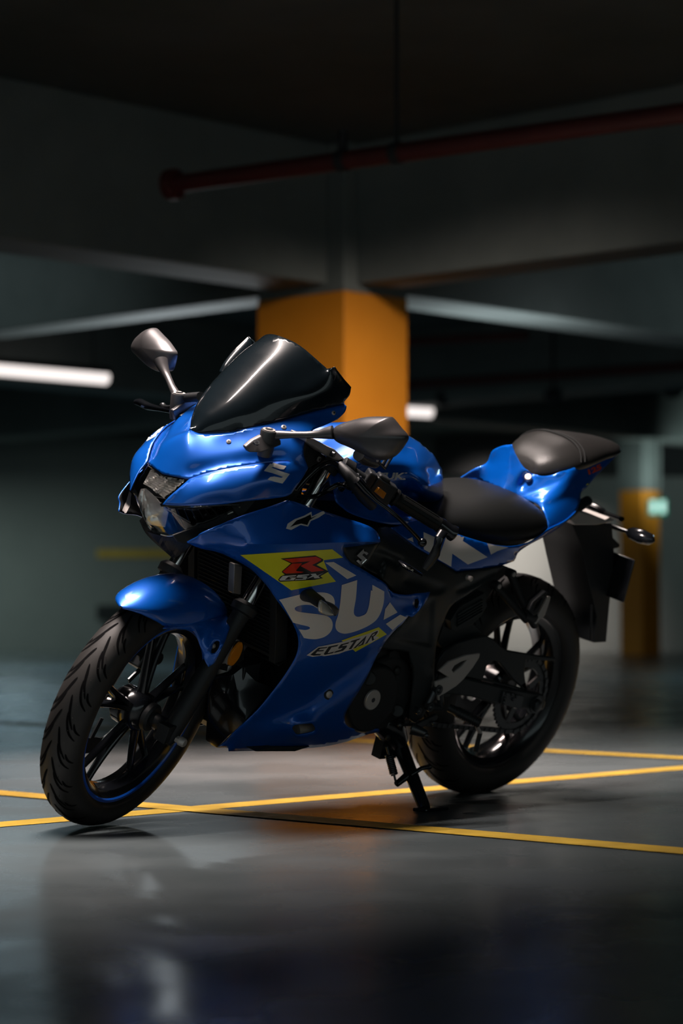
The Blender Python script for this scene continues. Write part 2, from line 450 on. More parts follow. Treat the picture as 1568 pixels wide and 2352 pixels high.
# ================================================================== MOTORCYCLE
bike = bpy.data.objects.new('motorcycle', None); COL.objects.link(bike)
bike.matrix_world = Matrix([[*M[0], T[0]], [*M[1], T[1]], [*M[2], 0], [0, 0, 0, 1]])
bike.empty_display_size = .2
tag(bike, 'blue sport motorcycle with white and yellow lettering leaning on its side stand', 'motorcycle')

# ---- nose cowl: upper surface, flanks and screen brackets (both sides)
mb = MB()
RIDGE = [(435, 1100, .072)] + Q('c1', (600, 962, .093), (700, 938, .115), (830, 915, .14), (960, 897, .162), (1100, 890, .184), (1222, 925, .2))
LT0 = (372, 1088, 0)
TOPFRONT = [LT0, (403, 1095, .038), (435, 1100, .072)]
SC0 = (436, 983, 0)
SCRB = [SC0, (443, 990, .006), (466, 997, .023), (515, 995, .057), (545, 990, .074), (569, 984, .088), (623, 972, .107), (672, 959, .121), (718, 946, .132), (791, 929, .142)]
COWLTOP = [[LT0, (396, 1043, 0), (416, 1010, 0), SC0], SCRB,
           [(791, 929, .142)] + Q('c1', (1452, 560, .146), (1440, 595, .148), (1400, 635, .15)),
           Q('c1', (1400, 635, .15), (1320, 672, .155), (1250, 700, .162), (1215, 745, .172), (1198, 790, .182), (1195, 850, .192), (1222, 925, .2)),
           RIDGE[::-1], TOPFRONT[::-1]]
patch(mb, COWLTOP, [(508, 1041, .086), (569, 1034, .124), (623, 1026, .15), (439, 1057, .053), (470, 1018, .045), (555, 1005, .09), (642, 1003, .143), (660, 1035, .172)] + [],
      g=6, mirror=True, key='cowl', sym=.06, dents=[([(p[0]-6, p[1]-22) for p in RIDGE[:6]] + [(p[0], p[1]-1) for p in RIDGE[:6]][::-1], .0065, 10)])
# flank below the ridge
FLTIP = (373, 1159, .056)
FLANK = [[(435, 1100, .072), (410, 1122, .068), (386, 1143, .060), FLTIP],
         [FLTIP, (412, 1161, .085), (470, 1161, .128), (515, 1158, .155), (554, 1152, .175), (607, 1147, .19), (653, 1141, .203), (669, 1134, .206)],
         [(669, 1134, .206), (680, 1118, .207), (695, 1097, .207), (708, 1074, .2)],
         RIDGE[::-1]]
FIN = [(470, 1138, .128), (512, 1133, .153), (590, 1115, .187), (540, 1105, .155), (660, 1100, .205), (430, 1135, .09)] + [(p[0]+2, p[1]+15, p[2]+.017) for p in RIDGE[1:5]]
patch(mb, FLANK, FIN, g=7, mirror=True, key='flank')
cowl = mb.build('nose_cowl', ['blue'], bike, smooth=38, solid=.003, inner='black', fair=8, keys=('cowl', 'flank', 'cowl_r', 'flank_r'), hold=[B(*p) for p in loop_of([RIDGE])])
# ---- windscreen: double bubble + side wings
mb = MB()
TOPC = (640, 771, 0)
JT = (751, 847, .115)
CREASE = Q('c1', (860, 690, .107)) and [(569, 984, .088)] + Q('c1', (930, 640, .095), (960, 560, .092), (1050, 488, .096), (1200, 400, .104)) + [JT]
SCR_BUB = [[SC0, (478, 932, 0), (527, 880, 0), (583, 822, 0), TOPC],
           [TOPC, (672, 784, .035), (697, 800, .064), (724, 823, .092), JT], CREASE[::-1], SCRB[:6][::-1]]
patch(mb, SCR_BUB, [(588, 897, .068), (540, 953, .069), (646, 846, .0735), (555, 890, .035), (505, 942, .033), (612, 833, .037)], g=9, mirror=True, key='screen', sym=.05, relax=4)
WTIP = (767, 844, .143)
SCR_WING = [CREASE, [JT, WTIP], [WTIP] + Q('c1', (1430, 385, .15), (1480, 442, .152)), Q('c1', (1480, 442, .152), (1470, 490, .15), (1440, 528, .146)) + [(791, 929, .142)],
            SCRB[5:][::-1]]
patch(mb, SCR_WING, Q('c1', (1180, 480, .132), (1134, 531, .127), (1090, 570, .121), (1254, 470, .141), (1350, 480, .146)), g=9, mirror=True, key='wing')
rb_ = [cr(Q('c1', (688, 350, -.124), (715, 296, -.128), (765, 232, -.134), (830, 168, -.140), (858, 140, -.143)), 5), cr(Q('c1', (705, 362, -.116), (735, 318, -.118), (790, 255, -.124), (850, 190, -.132), (876, 160, -.138)), 5), cr(Q('c1', (740, 380, -.105), (775, 345, -.106), (830, 285, -.112), (885, 215, -.122), (890, 185, -.130)), 5)]
mb.loft([[B(*p) for p in r] for r in rb_], cap=False, closed=False)
mb.build('windscreen', ['screen'], bike, smooth=50, solid=.003, fair=26)
# ---- headlight
mb = MB()
LTOP = [(371, 1091, 0), (403, 1098, .036), (433, 1102, .070)]
LENS = [[(371, 1091, 0), (352, 1115, 0), (336, 1145, 0), (328, 1175, 0), (334, 1203, 0), (352, 1222, 0)],
        [(352, 1222, 0)] + [(385, 1231, .035), (413, 1228, .06), (449, 1211, .09), (500, 1192, .118), (548, 1170, .142)],
        [(548, 1170, .142), (556, 1163, .148), (548, 1159, .146)], [(548, 1159, .146), (525, 1159, .137), (487, 1161, .12), (423, 1163, .083), (373, 1160, .052)],
        [(373, 1160, .052), (400, 1133, .062), (433, 1102, .070)], LTOP[::-1]]
patch(mb, LENS, [(385, 1125, .030), (360, 1180, .033), (385, 1200, .050), (430, 1190, .080), (352, 1150, .018)], g=8, mirror=True, key='lens')
merge(mb)
hl_lens = mb.build('headlight', ['lens'], bike, smooth=60, solid=.0022, fair=6)
hl_lens['label'] = 'clear headlight lens'
SURF['lens'] = BVHTree.FromPolygons([v.co.copy() for v in hl_lens.data.vertices], [tuple(p.vertices) for p in hl_lens.data.polygons])
mb = MB()
LO = [p[:2] for p in Q('n1', (265, 185), (330, 238), (430, 277), (540, 302), (632, 320), (400, 545), (600, 566), (850, 558), (1000, 548), (1085, 560), (1080, 585), (880, 678), (700, 748), (560, 812), (480, 825), (390, 805), (250, 765), (165, 690), (120, 600), (115, 500), (125, 430), (180, 310))]
deep_patch(mb, LO, 'lens', lambda e, x, y: .006 + .075*min(1, e/26)**.8, g=6)
mb.build('housing', ['gloss'], hl_lens, smooth=50)
mb = MB()
deep_patch(mb, Q('n1', (215, 410), (268, 404), (300, 440), (335, 470), (395, 540), (455, 612), (428, 742), (270, 715), (212, 640), (186, 560), (190, 490)), 'lens', lambda e, x, y: .016 + .022*min(1, e/22), g=4, line=.0012, lmi=1)
up = [(300, 232), (430, 275), (545, 304), (636, 322)]; lo = [(232, 360), (300, 400), (360, 452), (418, 484)]
U_ = cr(up, 8); L_ = cr(lo, 8); NS = 9
for k in range(NS):
    t0, t1 = k/NS, (k+.92)/NS
    a = [u*(1-t0)+l*t0 for u, l in zip(U_, L_)]; c_ = [u*(1-t1)+l*t1 for u, l in zip(U_, L_)]
    deep_patch(mb, Q('n1', *[tuple(p) for p in a + c_[::-1]]), 'lens', lambda e, x, y, k=k: .012 + .006*math.sin(x*.22+k) + .007*min(1, e/4), g=4)
deep_patch(mb, Q('n1', (232, 372), (262, 390), (360, 440), (420, 490), (335, 470), (300, 436), (262, 404), (240, 400)), 'lens', lambda e, x, y: .010, g=4, mi=2)
for a, c_ in (((400, 560), (655, 705)), ((240, 410), (228, 640)), ((335, 470), (425, 488))):
    pts = []
    for t in np.linspace(0, 1, 10):
        q = Q('n1', (a[0]+(c_[0]-a[0])*t, a[1]+(c_[1]-a[1])*t))[0]; h_ = hit(*q, ['lens'])
        if h_: r = M.T @ ray(*q); pts.append(np.array(h_[0]) + r/np.linalg.norm(r)*.012)
    if len(pts) > 2: mb.tube(pts, .0014, n=6, mi=1)
mb.build('reflector', ['reflector', 'alu', 'gloss'], hl_lens, smooth=40)
mb = MB()   # ribbed position light bowl in the wing of the lamp
for k in range(9):
    a = (470+62*k, 575); c_ = (540+58*k, 770-26*k); pts = []
    for t in np.linspace(0, 1, 8):
        q = Q('n1', (a[0]+(c_[0]-a[0])*t, a[1]+(c_[1]-a[1])*t))[0]; h_ = hit(*q, ['lens'])
        if h_: r = M.T @ ray(*q); pts.append(np.array(h_[0]) + r/np.linalg.norm(r)*.022)
    if len(pts) > 2: mb.tube(pts, .0011, n=6)
mb.build('position_light', ['steel'], hl_lens, smooth=0)
mb = MB()   # thick moulded lower edge of the lens
pts = []
for p in cr(Q('n1', (112, 440), (104, 520), (112, 600), (158, 700), (245, 770), (390, 812), (490, 830), (560, 815), (700, 751), (880, 682), (985, 640), (1088, 588), (1098, 562)), 6):
    h_ = hit(p[0], p[1], ['lens'])
    if h_: pts.append(np.array(h_[0]))
mb.tube(pts, .0022, n=8)
mb.build('lens_rim', ['smoke'], hl_lens, smooth=60)
# ---- side fairing
mb = MB()
FT = (429, 1246, .118)
FTOP = [FT] + Q('c1', (550, 1345, .132), (600, 1312, .146), (800, 1222, .172), (1000, 1155, .19), (1105, 1117, .197))
FTOP2 = Q('c2', (306, 668, .199), (325, 655, .2), (345, 656, .202))
FTOP3 = Q('c2', (345, 656, .202), (480, 700, .208), (640, 750, .213), (790, 800, .22), (845, 835, .226), (866, 872, .233), (872, 900, .238))
RID = Q('c2', (872, 900, .238), (800, 900, .246), (650, 903, .252), (420, 912, .252), (200, 915, .228), (80, 912, .205))
RID2 = [RID[-1], (500, 1250, .16), (460, 1250, .135), FT]
patch(mb, [FTOP, [FTOP[-1], FTOP2[0]], FTOP2, FTOP3, RID, RID2], [], g=9, mirror=True, key='fair1')
LEAD = [FT] + Q('c5', (0, 103, .13), (110, 128, .142), (200, 168, .155), (310, 235, .172), (400, 330, .183), (455, 410, .188), (520, 500, .192), (562, 570, .194), (588, 650, .193), (580, 740, .19), (520, 850, .18), (440, 960, .168), (350, 1070, .15), (268, 1150, .132))
FOLD = Q('c5', (268, 1150, .132), (420, 1118, .136), (590, 1085, .142), (690, 1018, .147), (790, 935, .154), (900, 860, .163), (1000, 795, .172), (1075, 725, .182))
DUCT = Q('c2', (750, 1055, .232), (830, 1105, .228), (900, 1150, .224), (925, 1190, .217), (945, 1240, .207), (985, 1290, .199), (1040, 1345, .198))
REAR = [DUCT[-1]] + Q('c2', (1000, 1395, .199), (960, 1430, .197), (900, 1500, .192)) + [FOLD[-1]]
BADGE_F = Q('c2', (862, 907, .237), (760, 922, .241), (650, 935, .244)), Q('c2', (650, 935, .244), (655, 972, .241), (690, 1022, .236), (750, 1055, .232))
patch(mb, [RID2[::-1], RID[::-1], [RID[0], BADGE_F[0][0]], BADGE_F[0], BADGE_F[1], DUCT, REAR, FOLD[::-1], LEAD[::-1]],
      Q('c5', (300, 160, .19), (500, 200, .222), (800, 240, .238), (700, 400, .222), (950, 400, .222), (700, 600, .208), (1000, 560, .206), (680, 760, .193), (850, 720, .193), (560, 960, .158), (700, 900, .168)),
      g=8, mirror=True, key='fair2')
LOWR = [FOLD[-1]] + Q('c5', (1060, 745, .183), (1030, 810, .18), (975, 920, .174), (920, 1010, .166), (878, 1080, .158), (866, 1120, .154), (872, 1155, .151), (905, 1185, .148), (980, 1190, .142), (1072, 1188, .135))
LOWB = Q('c5', (1072, 1188, .135), (1070, 1205, .132), (1000, 1222, .128), (860, 1268, .118), (700, 1298, .11), (430, 1316, .095), (170, 1322, .078))
LOWF = Q('c5', (170, 1322, .078), (160, 1300, .076), (100, 1300, .055)), Q('c5', (100, 1300, .055), (150, 1262, .08), (200, 1210, .108), (268, 1150, .132))
SLOT = [p[:2] for p in cr(Q('c5', (552, 1175), (580, 1160), (660, 1155), (680, 1165), (688, 1200), (620, 1220), (580, 1222), (556, 1195), (552, 1175)), 4)[:-1]]
patch(mb, [FOLD, LOWR, LOWB, *LOWF], Q('c5', (600, 1110, .160), (760, 1010, .168), (880, 920, .175), (500, 1220, .14), (800, 1150, .152), (350, 1210, .13), (950, 1205, .14), (420, 1150, .147), (990, 830, .181)),
      g=8, mirror=True, key='fair3', holes=[SLOT])
# rear duct tail
DT = [Q('c2', (925, 1190, .217), (960, 1212, .214), (1030, 1222, .208), (1100, 1210, .2), (1172, 1200, .19)),
      Q('c2', (1172, 1200, .19), (1150, 1250, .2), (1110, 1305, .204), (1065, 1350, .201), (1040, 1345, .198)),
      [DUCT[i] for i in (6, 5, 4, 3)]]
patch(mb, DT, Q('c2', (1010, 1260, .182), (1060, 1290, .188), (980, 1240, .195), (1100, 1250, .196)), g=6, mirror=True, key='fair4',
      holes=[[p[:2] for p in Q('c2', (1078, 1245), (1096, 1242), (1104, 1262), (1098, 1295), (1084, 1302), (1074, 1285))]])
merge(mb)
fair = mb.build('side_fairing', ['blue'], bike, smooth=32, solid=.003, inner='black', fair=5, keys=('fair1', 'fair2', 'fair3', 'fair4'), hold=[B(*p) for p in loop_of([RID])])
# badge panel
mb = MB()
patch(mb, [BADGE_F[0], BADGE_F[1], Q('c2', (750, 1055, .232), (800, 1010, .233), (862, 907, .237))], [], g=8, mirror=True, key='badge')
merge(mb); badge = mb.build('badge_panel', ['frame'], bike, solid=.003)
side_far = split_parts(fair, True)[1]; split_parts(badge, True)
# ---- lettering on the bodywork
FK = ['fair1', 'fair2', 'fair3', 'fair4', 'badge']
mb = MB()
decal(mb, Q('c5', (240, 142), (790, 108), (855, 158), (738, 174), (768, 250), (812, 302), (545, 354)), FK, .0006, 1)
blk = Q('q2', (250, 232), (1080, 158), (1270, 250), (1262, 300), (1110, 385), (1405, 545), (1200, 655), (1260, 705), (1060, 745), (240, 790), (190, 745), (250, 660), (350, 615), (280, 560), (290, 530), (495, 350))
decal(mb, blk, FK, .0011, 2, 5)
decal(mb, Q('q2', (330, 245), (1095, 185), (1218, 245), (1212, 275), (1000, 385), (1285, 518), (990, 552), (735, 415), (738, 395), (965, 292), (520, 328)), FK, .0016, 3, 5)
decal(mb, Q('q2', (525, 350), (760, 343), (615, 515), (640, 532), (800, 550), (740, 572), (380, 588), (305, 550), (310, 530)), FK, .0016, 3, 5)
decal(mb, Q('q2', (300, 645), (630, 628), (600, 655), (430, 665), (350, 738), (470, 735), (520, 700), (460, 700), (480, 682), (620, 685), (560, 748), (240, 757), (218, 735)), FK, .0016, 4, 5)
decal(mb, Q('q2', (665, 622), (940, 605), (915, 632), (760, 645), (745, 655), (860, 652), (890, 668), (850, 735), (590, 745), (610, 725), (770, 718), (800, 690), (650, 690), (625, 675)), FK, .0016, 4, 5)
decal(mb, Q('q2', (955, 600), (1085, 590), (1120, 640), (1285, 568), (1145, 645), (1190, 695), (1060, 705), (1030, 665), (860, 722), (1005, 640)), FK, .0016, 4, 5)
# big letters
decal(mb, Q('c5', (748, 188), (798, 184), (935, 265), (880, 287)), FK, .0008, 0)
SEG = lambda c, L: [Q(c, *s_) for s_ in L]
decal(mb, SEG('c5', [[(455, 415), (585, 382)], [(585, 382), (640, 370), (700, 366), (755, 370), (792, 390), (805, 425), (800, 470)], [(800, 470), (700, 462)], [(700, 462), (670, 445), (625, 441), (585, 448), (566, 462), (580, 480), (640, 490), (720, 500), (770, 515), (792, 550), (785, 595), (750, 630), (700, 646), (655, 646), (620, 640)], [(620, 640), (590, 588)], [(590, 588), (630, 592), (655, 584), (648, 572), (600, 560), (545, 545)], [(545, 545), (455, 415)]]), FK, .0008, 0, 6)
decal(mb, SEG('q1', [[(440, 488), (625, 428)], [(625, 428), (610, 640), (585, 790), (592, 845), (625, 868), (670, 862), (730, 830), (762, 750), (778, 650), (790, 550)], [(790, 550), (806, 560)], [(806, 560), (806, 485)], [(806, 485), (950, 565)], [(950, 565), (945, 680), (915, 800), (860, 900), (780, 965), (670, 1020), (560, 1058), (470, 1072), (400, 1050), (365, 1000), (368, 930), (395, 850), (418, 720), (440, 488)]]), FK, .0008, 0, 6)
decal(mb, Q('q1', (1018, 695), (1108, 818), (940, 908), (962, 775)), FK, .0008, 0)
decal(mb, Q('q1', (968, 955), (1140, 845), (1222, 880), (1050, 1030)), FK, .0008, 0)
# ecstar strip
decal(mb, Q('q1', (435, 1155), (885, 995), (980, 1080), (605, 1290), (530, 1225)), FK, .0007, 1)
decal(mb, Q('q3', (25, 585), (235, 430), (400, 400), (660, 345), (830, 290), (1130, 200), (1290, 130), (1325, 135), (1320, 190), (1270, 240), (1335, 260), (1200, 350), (1030, 400), (850, 480), (715, 515), (600, 560), (340, 600), (290, 590), (130, 612)), FK, .0011, 0, 5)
for poly in [[(90, 575), (240, 445), (410, 432), (380, 452), (270, 465), (240, 490), (340, 485), (320, 508), (215, 515), (180, 558), (290, 560), (260, 582), (150, 588)],
             [(330, 560), (420, 425), (600, 388), (570, 420), (470, 440), (400, 545), (520, 515), (490, 545), (350, 575)],
             [(590, 450), (640, 385), (800, 342), (770, 372), (680, 395), (660, 415), (750, 405), (740, 440), (680, 500), (510, 540), (545, 510), (640, 480), (675, 445), (600, 465)],
             [(775, 478), (870, 340), (800, 350), (830, 322), (1000, 272), (965, 305), (925, 320), (830, 468)],
             [(860, 460), (1085, 240), (1100, 235), (1045, 390), (940, 430), (965, 400), (1005, 385), (1050, 310), (905, 450)],
             [(1070, 385), (1200, 190), (1300, 140), (1308, 160), (1270, 215), (1225, 250), (1235, 300), (1300, 272), (1200, 325), (1190, 240), (1230, 225), (1260, 185), (1215, 205), (1115, 365)]]:
    decal(mb, Q('q3', *poly), FK, .0016, 2, 4)
decal(mb, Q('n1', (86, 415), (104, 445), (98, 560), (48, 655), (8, 634), (58, 520)), FK, .005, 0, 4)
# star mark below the screen
A1 = Q('c1', (1088, 1292), (1098, 1262), (1140, 1235), (1195, 1215), (1240, 1190), (1243, 1218), (1300, 1190), (1328, 1183), (1322, 1200), (1285, 1225), (1236, 1247), (1220, 1280), (1175, 1270), (1118, 1300))
decal(mb, A1, FK, .0008, 0, 5)
decal(mb, Q('c1', (1110, 1285), (1150, 1243), (1200, 1224), (1234, 1206), (1238, 1228), (1275, 1212), (1228, 1242), (1214, 1271), (1178, 1262), (1140, 1272)), FK, .0013, 2, 5)
merge(mb); mb.keep = True
mb.build('lettering', ['white', 'yellow', 'ink', 'red', 'silver'], fair, smooth=0)
mb = MB()
sl = Q('n1', (1385, 163), (1450, 185), (1517, 200), (1495, 228), (1462, 228), (1400, 208), (1380, 212), (1460, 243), (1548, 270), (1482, 355), (1410, 338), (1348, 320), (1372, 297), (1410, 292), (1470, 304), (1488, 296), (1400, 265), (1316, 243))
decal(mb, sl, ['flank', 'cowl'], .0008, 0, 5)
mb.keep = True; mb.build('emblem', ['white'], cowl, smooth=0); mb = MB()
# white characters on the far flank
rk = ['flank_r', 'cowl_r']
for poly in [[(1228, 560), (1232, 570), (1180, 620), (1100, 668), (1070, 672), (1130, 610), (1190, 570)], [(1150, 640), (1182, 625), (1135, 690), (1030, 750), (1010, 745), (1040, 700), (1100, 690)],
             [(1075, 660), (1000, 740), (950, 820), (942, 820), (975, 750), (1030, 690)]]:
    decal(mb, Q('q5', *poly), rk, .0009, 0, 3)
mb.keep = True
mb.build('lettering', ['white'], cowl, smooth=0)
mb = MB()
decal(mb, Q('q1', (685, 45), (742, 100), (720, 120), (690, 95), (668, 118), (728, 170), (652, 243), (596, 188), (620, 172), (648, 195), (665, 178), (605, 125)), FK, .003, 0, 4)
mb.keep = True
mb.build('emblem', ['chrome'], badge, smooth=0, solid=.0025)
# ================================================================== tank, seats, tail
mb = MB()
TC = [('b', .90, 0, .915), ('b', .84, 0, .965), ('b', .76, 0, .990), ('b', .68, 0, .990), ('b', .60, 0, .973), ('b', .52, 0, .948), ('b', .455, 0, .917), ('b', .405, 0, .872), ('b', .385, 0, .825), ('b', .385, 0, .785)]
TB1 = [('b', .385, 0, .785), (1017, 1180, .05)] + Q('n2', (1378, 890, .088), (1330, 960, .11), (1200, 975, .13), (1080, 972, .142), (1000, 965, .152))
TB2 = Q('n2', (1000, 965, .152), (860, 950, .162), (700, 905, .166), (560, 850, .166), (480, 790, .164))
TF = Q('n2', (480, 790, .164), (436, 740, .16), (420, 660, .15)) + [('b', .96, .125, .86), ('b', .94, .07, .90), ('b', .90, 0, .915)]
DENT = [p[:2] for p in cr(Q('n2', (436, 735), (470, 660), (560, 520), (700, 440), (900, 425), (1100, 440), (1260, 460), (1295, 475), (1270, 580), (1230, 680), (1190, 770), (1120, 830), (1000, 895), (880, 900), (700, 880), (560, 820), (480, 770), (436, 735)), 5)[:-1]]
DENT2 = [p[:2] for p in Q('n2', (1245, 545), (1235, 600), (1130, 700), (1010, 760), (930, 800), (700, 840), (500, 740), (700, 720), (980, 690), (1130, 600))]
patch(mb, [TC, TB1, TB2, TF], Q('n2', (1340, 500, .07), (1280, 430, .10), (1100, 400, .125), (900, 390, .135), (1330, 700, .09), (1200, 700, .13), (1100, 850, .148), (900, 700, .158), (700, 600, .152), (1000, 550, .148), (1150, 250, .055), (1000, 280, .09), (1250, 330, .06)) + [('b', .72, .09, .965), ('b', .80, .08, .955), ('b', .62, .075, .945)],
      g=7, mirror=True, key='tank', dents=[(DENT, .012, 9), (DENT2, .004, 6)], relax=5, sym=.06)
tank = mb.build('fuel_tank', ['blue'], bike, smooth=40, solid=.003, fair=4, keys=('tank',))
mb = MB()
text_decal(mb, 'SUZUKI', Q('n2', (640, 552))[0][:2], Q('n2', (1060, 550))[0][:2], 14.5, ['tank'], .0012, 0, offset=.035, tilt=.28, space=.95)
merge(mb); mb.keep = True; mb.build('lettering', ['silver'], tank, smooth=0)
mb = MB(); mb.lathe([(.001, .004), (.024, .004), (.028, 0), (.03, -.01)], (.70, 0, .984), 32, axis='z')
for k in range(7):
    a = 2*math.pi*k/7; mb.ball((.70+.022*math.cos(a), .022*math.sin(a), .989), .0025, n=8)
mb.build('filler_cap', ['alu'], tank, bevel=.0005)
# rider seat
def seat(name, par, m, e=2.8, k=5, bevel=0, parent=bike, n=36):
    rr = [ringx(x, w, zt, zb, n=n, e=e, wt=wt) for x, w, zt, zb, wt in rings_cr(par, k)]
    mb = MB(); mb.loft(rr); return mb.build(name, [m], parent, smooth=60)
rs = seat('rider_seat', [(.565, .075, .785, .762, .95), (.55, .095, .79, .752, .95), (.50, .118, .80, .742, .9), (.42, .130, .818, .724, .88), (.34, .143, .842, .712, .87), (.27, .150, .853, .708, .87), (.20, .152, .850, .718, .88), (.15, .147, .836, .736, .9), (.118, .137, .818, .756, .9), (.105, .118, .80, .77, .9)], 'leather')
ps = seat('passenger_seat', [(.118, .028, .918, .893, 1), (.112, .052, .936, .888, .95), (.095, .074, .957, .886, .9), (.068, .092, .977, .890, .86), (.03, .104, .994, .900, .82), (-.01, .107, 1.001, .911, .8), (-.06, .101, 1.004, .927, .8), (-.115, .088, 1.003, .943, .84), (-.165, .076, 1.002, .953, .84), (-.205, .060, .999, .960, .84), (-.232, .042, .993, .964, .88), (-.246, .020, .984, .968, 1)], 'leather2', e=2.7)
mb = MB()
for x0, w, zt, zb in ((.022, .1095, 1.0, .902), (.006, .1095, 1.001, .906)):
    rg = ringx(x0, w*1.004, zt+.0008, zb, n=36, e=2.7, wt=.8, tilt=-.25); mb.tube([rg[i % 36] for i in range(0, 19)], .0022, n=8)
mb.build('piping', ['leather'], ps)
# tail fairing upper: hump halves around the seat, joined on the centre line
mb = MB()
G0 = Q('c3', (560, 212, 0), (553, 260, 0), (540, 350, 0), (525, 430, 0), (512, 482, 0))
T1 = [G0, Q('c3', (512, 482, 0), (580, 510, .025), (645, 540, .055), (700, 562, .085), (745, 600, .118), (772, 660, .138), (778, 722, .147)),
      Q('c3', (778, 722, .147), (880, 672, .14), (955, 605, .124)),
      Q('c3', (955, 605, .124), (972, 550, .113), (978, 500, .105), (1010, 470, .098), (1060, 410, .09), (1140, 330, .078), (1205, 265, .058)),
      Q('c3', (1205, 265, .058), (1160, 262, .066)), Q('c3', (1160, 262, .066), (1060, 300, .084), (940, 348, .102), (860, 375, .1), (800, 395, .085), (740, 400, .07), (670, 380, .05), (620, 330, .028), (585, 270, .012), (560, 212, 0))]
P_RAISE = [p[:2] for p in cr(Q('c3', (640, 535), (760, 500), (860, 430), (915, 365), (935, 380), (950, 440), (900, 495), (830, 540), (740, 572), (690, 560), (640, 535)), 4)[:-1]]
P_KEY = [p[:2] for p in cr(Q('c3', (600, 470), (612, 420), (640, 385), (690, 380), (700, 410), (660, 450), (620, 478), (600, 470)), 4)[:-1]]
patch(mb, T1, Q('c3', (600, 420, .03), (660, 470, .05), (760, 470, .085), (880, 450, .108), (850, 560, .125), (900, 620, .132), (1000, 400, .1)), g=6, mirror=True, key='tail',
      dents=[(P_RAISE, -.006, 8), (P_KEY, .010, 7)], relax=4)
patch(mb, [G0, [G0[-1]] + Q('c3', (430, 450, -.06), (350, 420, -.11), (245, 420, -.135)), Q('c3', (245, 420, -.135), (330, 365, -.105), (410, 320, -.083), (440, 255, -.065), (480, 228, -.045), (520, 216, -.022), (560, 212, 0))],
      Q('c3', (460, 350, -.05)), g=6, relax=2)
tail = mb.build('tail_fairing', ['blue'], bike, smooth=40, solid=.003, fair=2, keys=('tail',))
mb = MB()
c = np.array(B(*Q('c3', (660, 408))[0][:2], .046)); nrm = np.array([.75, .45, .45]); nrm /= np.linalg.norm(nrm)
mb.tube([c - nrm*.012, c + nrm*.004, c + nrm*.006], [.0095, .0095, .008], n=24)
mb.add([c + nrm*.0065 + np.array(v) for v in ((-.0004, -.001, -.004), (.0004, .001, -.004), (.0004, .001, .004), (-.0004, -.001, .004))], [(0, 1, 2, 3)], 1)
mb.build('seat_lock', ['alu', 'ink'], tail, bevel=.0006)
mb = MB()
text_decal(mb, '125', Q('c3', (1022, 392))[0][:2], Q('c3', (1100, 356))[0][:2], 11, ['tail'], .0012, 0, offset=.05, tilt=.15)
mb.keep = True
decal(mb, Q('c3', (1072, 402), (1062, 425), (1010, 470), (1003, 455)), ['tail'], .001, 1, 4)
mb.build('lettering', [mat('orange_red_vinyl', (.75, .07, .01), .4), 'yellow'], tail, smooth=0)
# tail lower cover with the large white letters
mb = MB()
C1 = [Q('c2', (935, 815, .155), (1000, 800, .15), (1080, 775, .143), (1150, 770, .132), (1190, 790, .125)),
      [Q('c2', (1190, 790, .125))[0]] + Q('c3', (115, 705, .13), (200, 735, .14), (300, 770, .148), (450, 812, .152), (560, 824, .154), (650, 808, .154), (710, 775, .153), (778, 722, .15)),
      Q('c3', (778, 722, .15), (880, 672, .143), (955, 605, .126)), Q('c3', (955, 605, .126), (900, 668, .137), (800, 742, .14), (700, 795, .142), (640, 830, .143), (600, 862, .141), (585, 895, .139), (575, 912, .138)),
      Q('c3', (575, 912, .138), (500, 938, .142), (400, 955, .147), (230, 976, .153)),
      Q('c3', (230, 976, .153), (115, 905, .158), (0, 838, .161)) + Q('c2', (1030, 890, .163), (935, 815, .155))]
patch(mb, C1, Q('c3', (250, 860, .158), (450, 880, .157), (650, 800, .153), (60, 790, .156)), g=7, mirror=True, key='tailside')
tl = mb.build('tail_side_cover', ['blue'], bike, smooth=40, solid=.003); split_parts(tl, True)
mb = MB()
for poly in [Q('c3', (180, 727), (240, 745), (278, 752), (266, 790), (415, 887), (297, 931), (203, 866), (197, 945), (118, 900), (150, 810)),
             Q('c3', (412, 803), (455, 815), (540, 828), (475, 850), (435, 872)),
             Q('c2', (1128, 842), (1195, 872), (1185, 935), (1165, 965), (1130, 945)), Q('c2', (1030, 885), (1062, 872), (1068, 902))]:
    decal(mb, poly, ['tailside'], .0009, 0, 5)
mb.keep = True; mb.build('lettering', ['white'], tl, smooth=0)
# ---- black frame cover
mb = MB()
FC = [Q('c2', (866, 815, .19), (905, 808, .175), (935, 818, .168)), [Q('c2', (935, 818, .168))[0]] + Q('c2', (1030, 893, .166)) + Q('c3', (0, 842, .164), (115, 909, .162), (230, 980, .156)),
      Q('c3', (230, 980, .156), (400, 960, .15), (520, 940, .145)), Q('c3', (520, 940, .145), (450, 1005, .145), (300, 1110, .148), (200, 1180, .15), (150, 1280, .15), (112, 1400, .15), (98, 1560, .15)),
      [Q('c3', (98, 1560, .15))[0]] + Q('c6', (566, 690, .148), (545, 800, .145), (500, 905, .142), (470, 925, .14)), Q('c6', (470, 925, .14), (420, 915, .14), (432, 780, .145), (440, 640, .15), (412, 518, .155)),
      Q('c6', (412, 518, .155), (330, 505, .165), (228, 500, .18)), Q('c6', (228, 500, .18), (330, 400, .188), (410, 300, .19)) ,
      [Q('c6', (410, 300, .19))[0], Q('c2', (1120, 1240, .183))[0]],
      Q('c2', (1120, 1240, .183), (1010, 1212, .185), (945, 1190, .19), (900, 1140, .2), (840, 1090, .207), (755, 1050, .212)),
      Q('c2', (755, 1050, .212), (820, 960, .208), (862, 895, .205), (862, 850, .198), (866, 815, .19))]
REC1 = [p[:2] for p in Q('c2', (800, 960), (860, 950), (1000, 1010), (975, 1060), (900, 1010), (870, 1120), (790, 1040))]
REC2 = [p[:2] for p in Q('c6', (480, 230), (560, 200), (545, 480), (330, 440), (450, 330))]
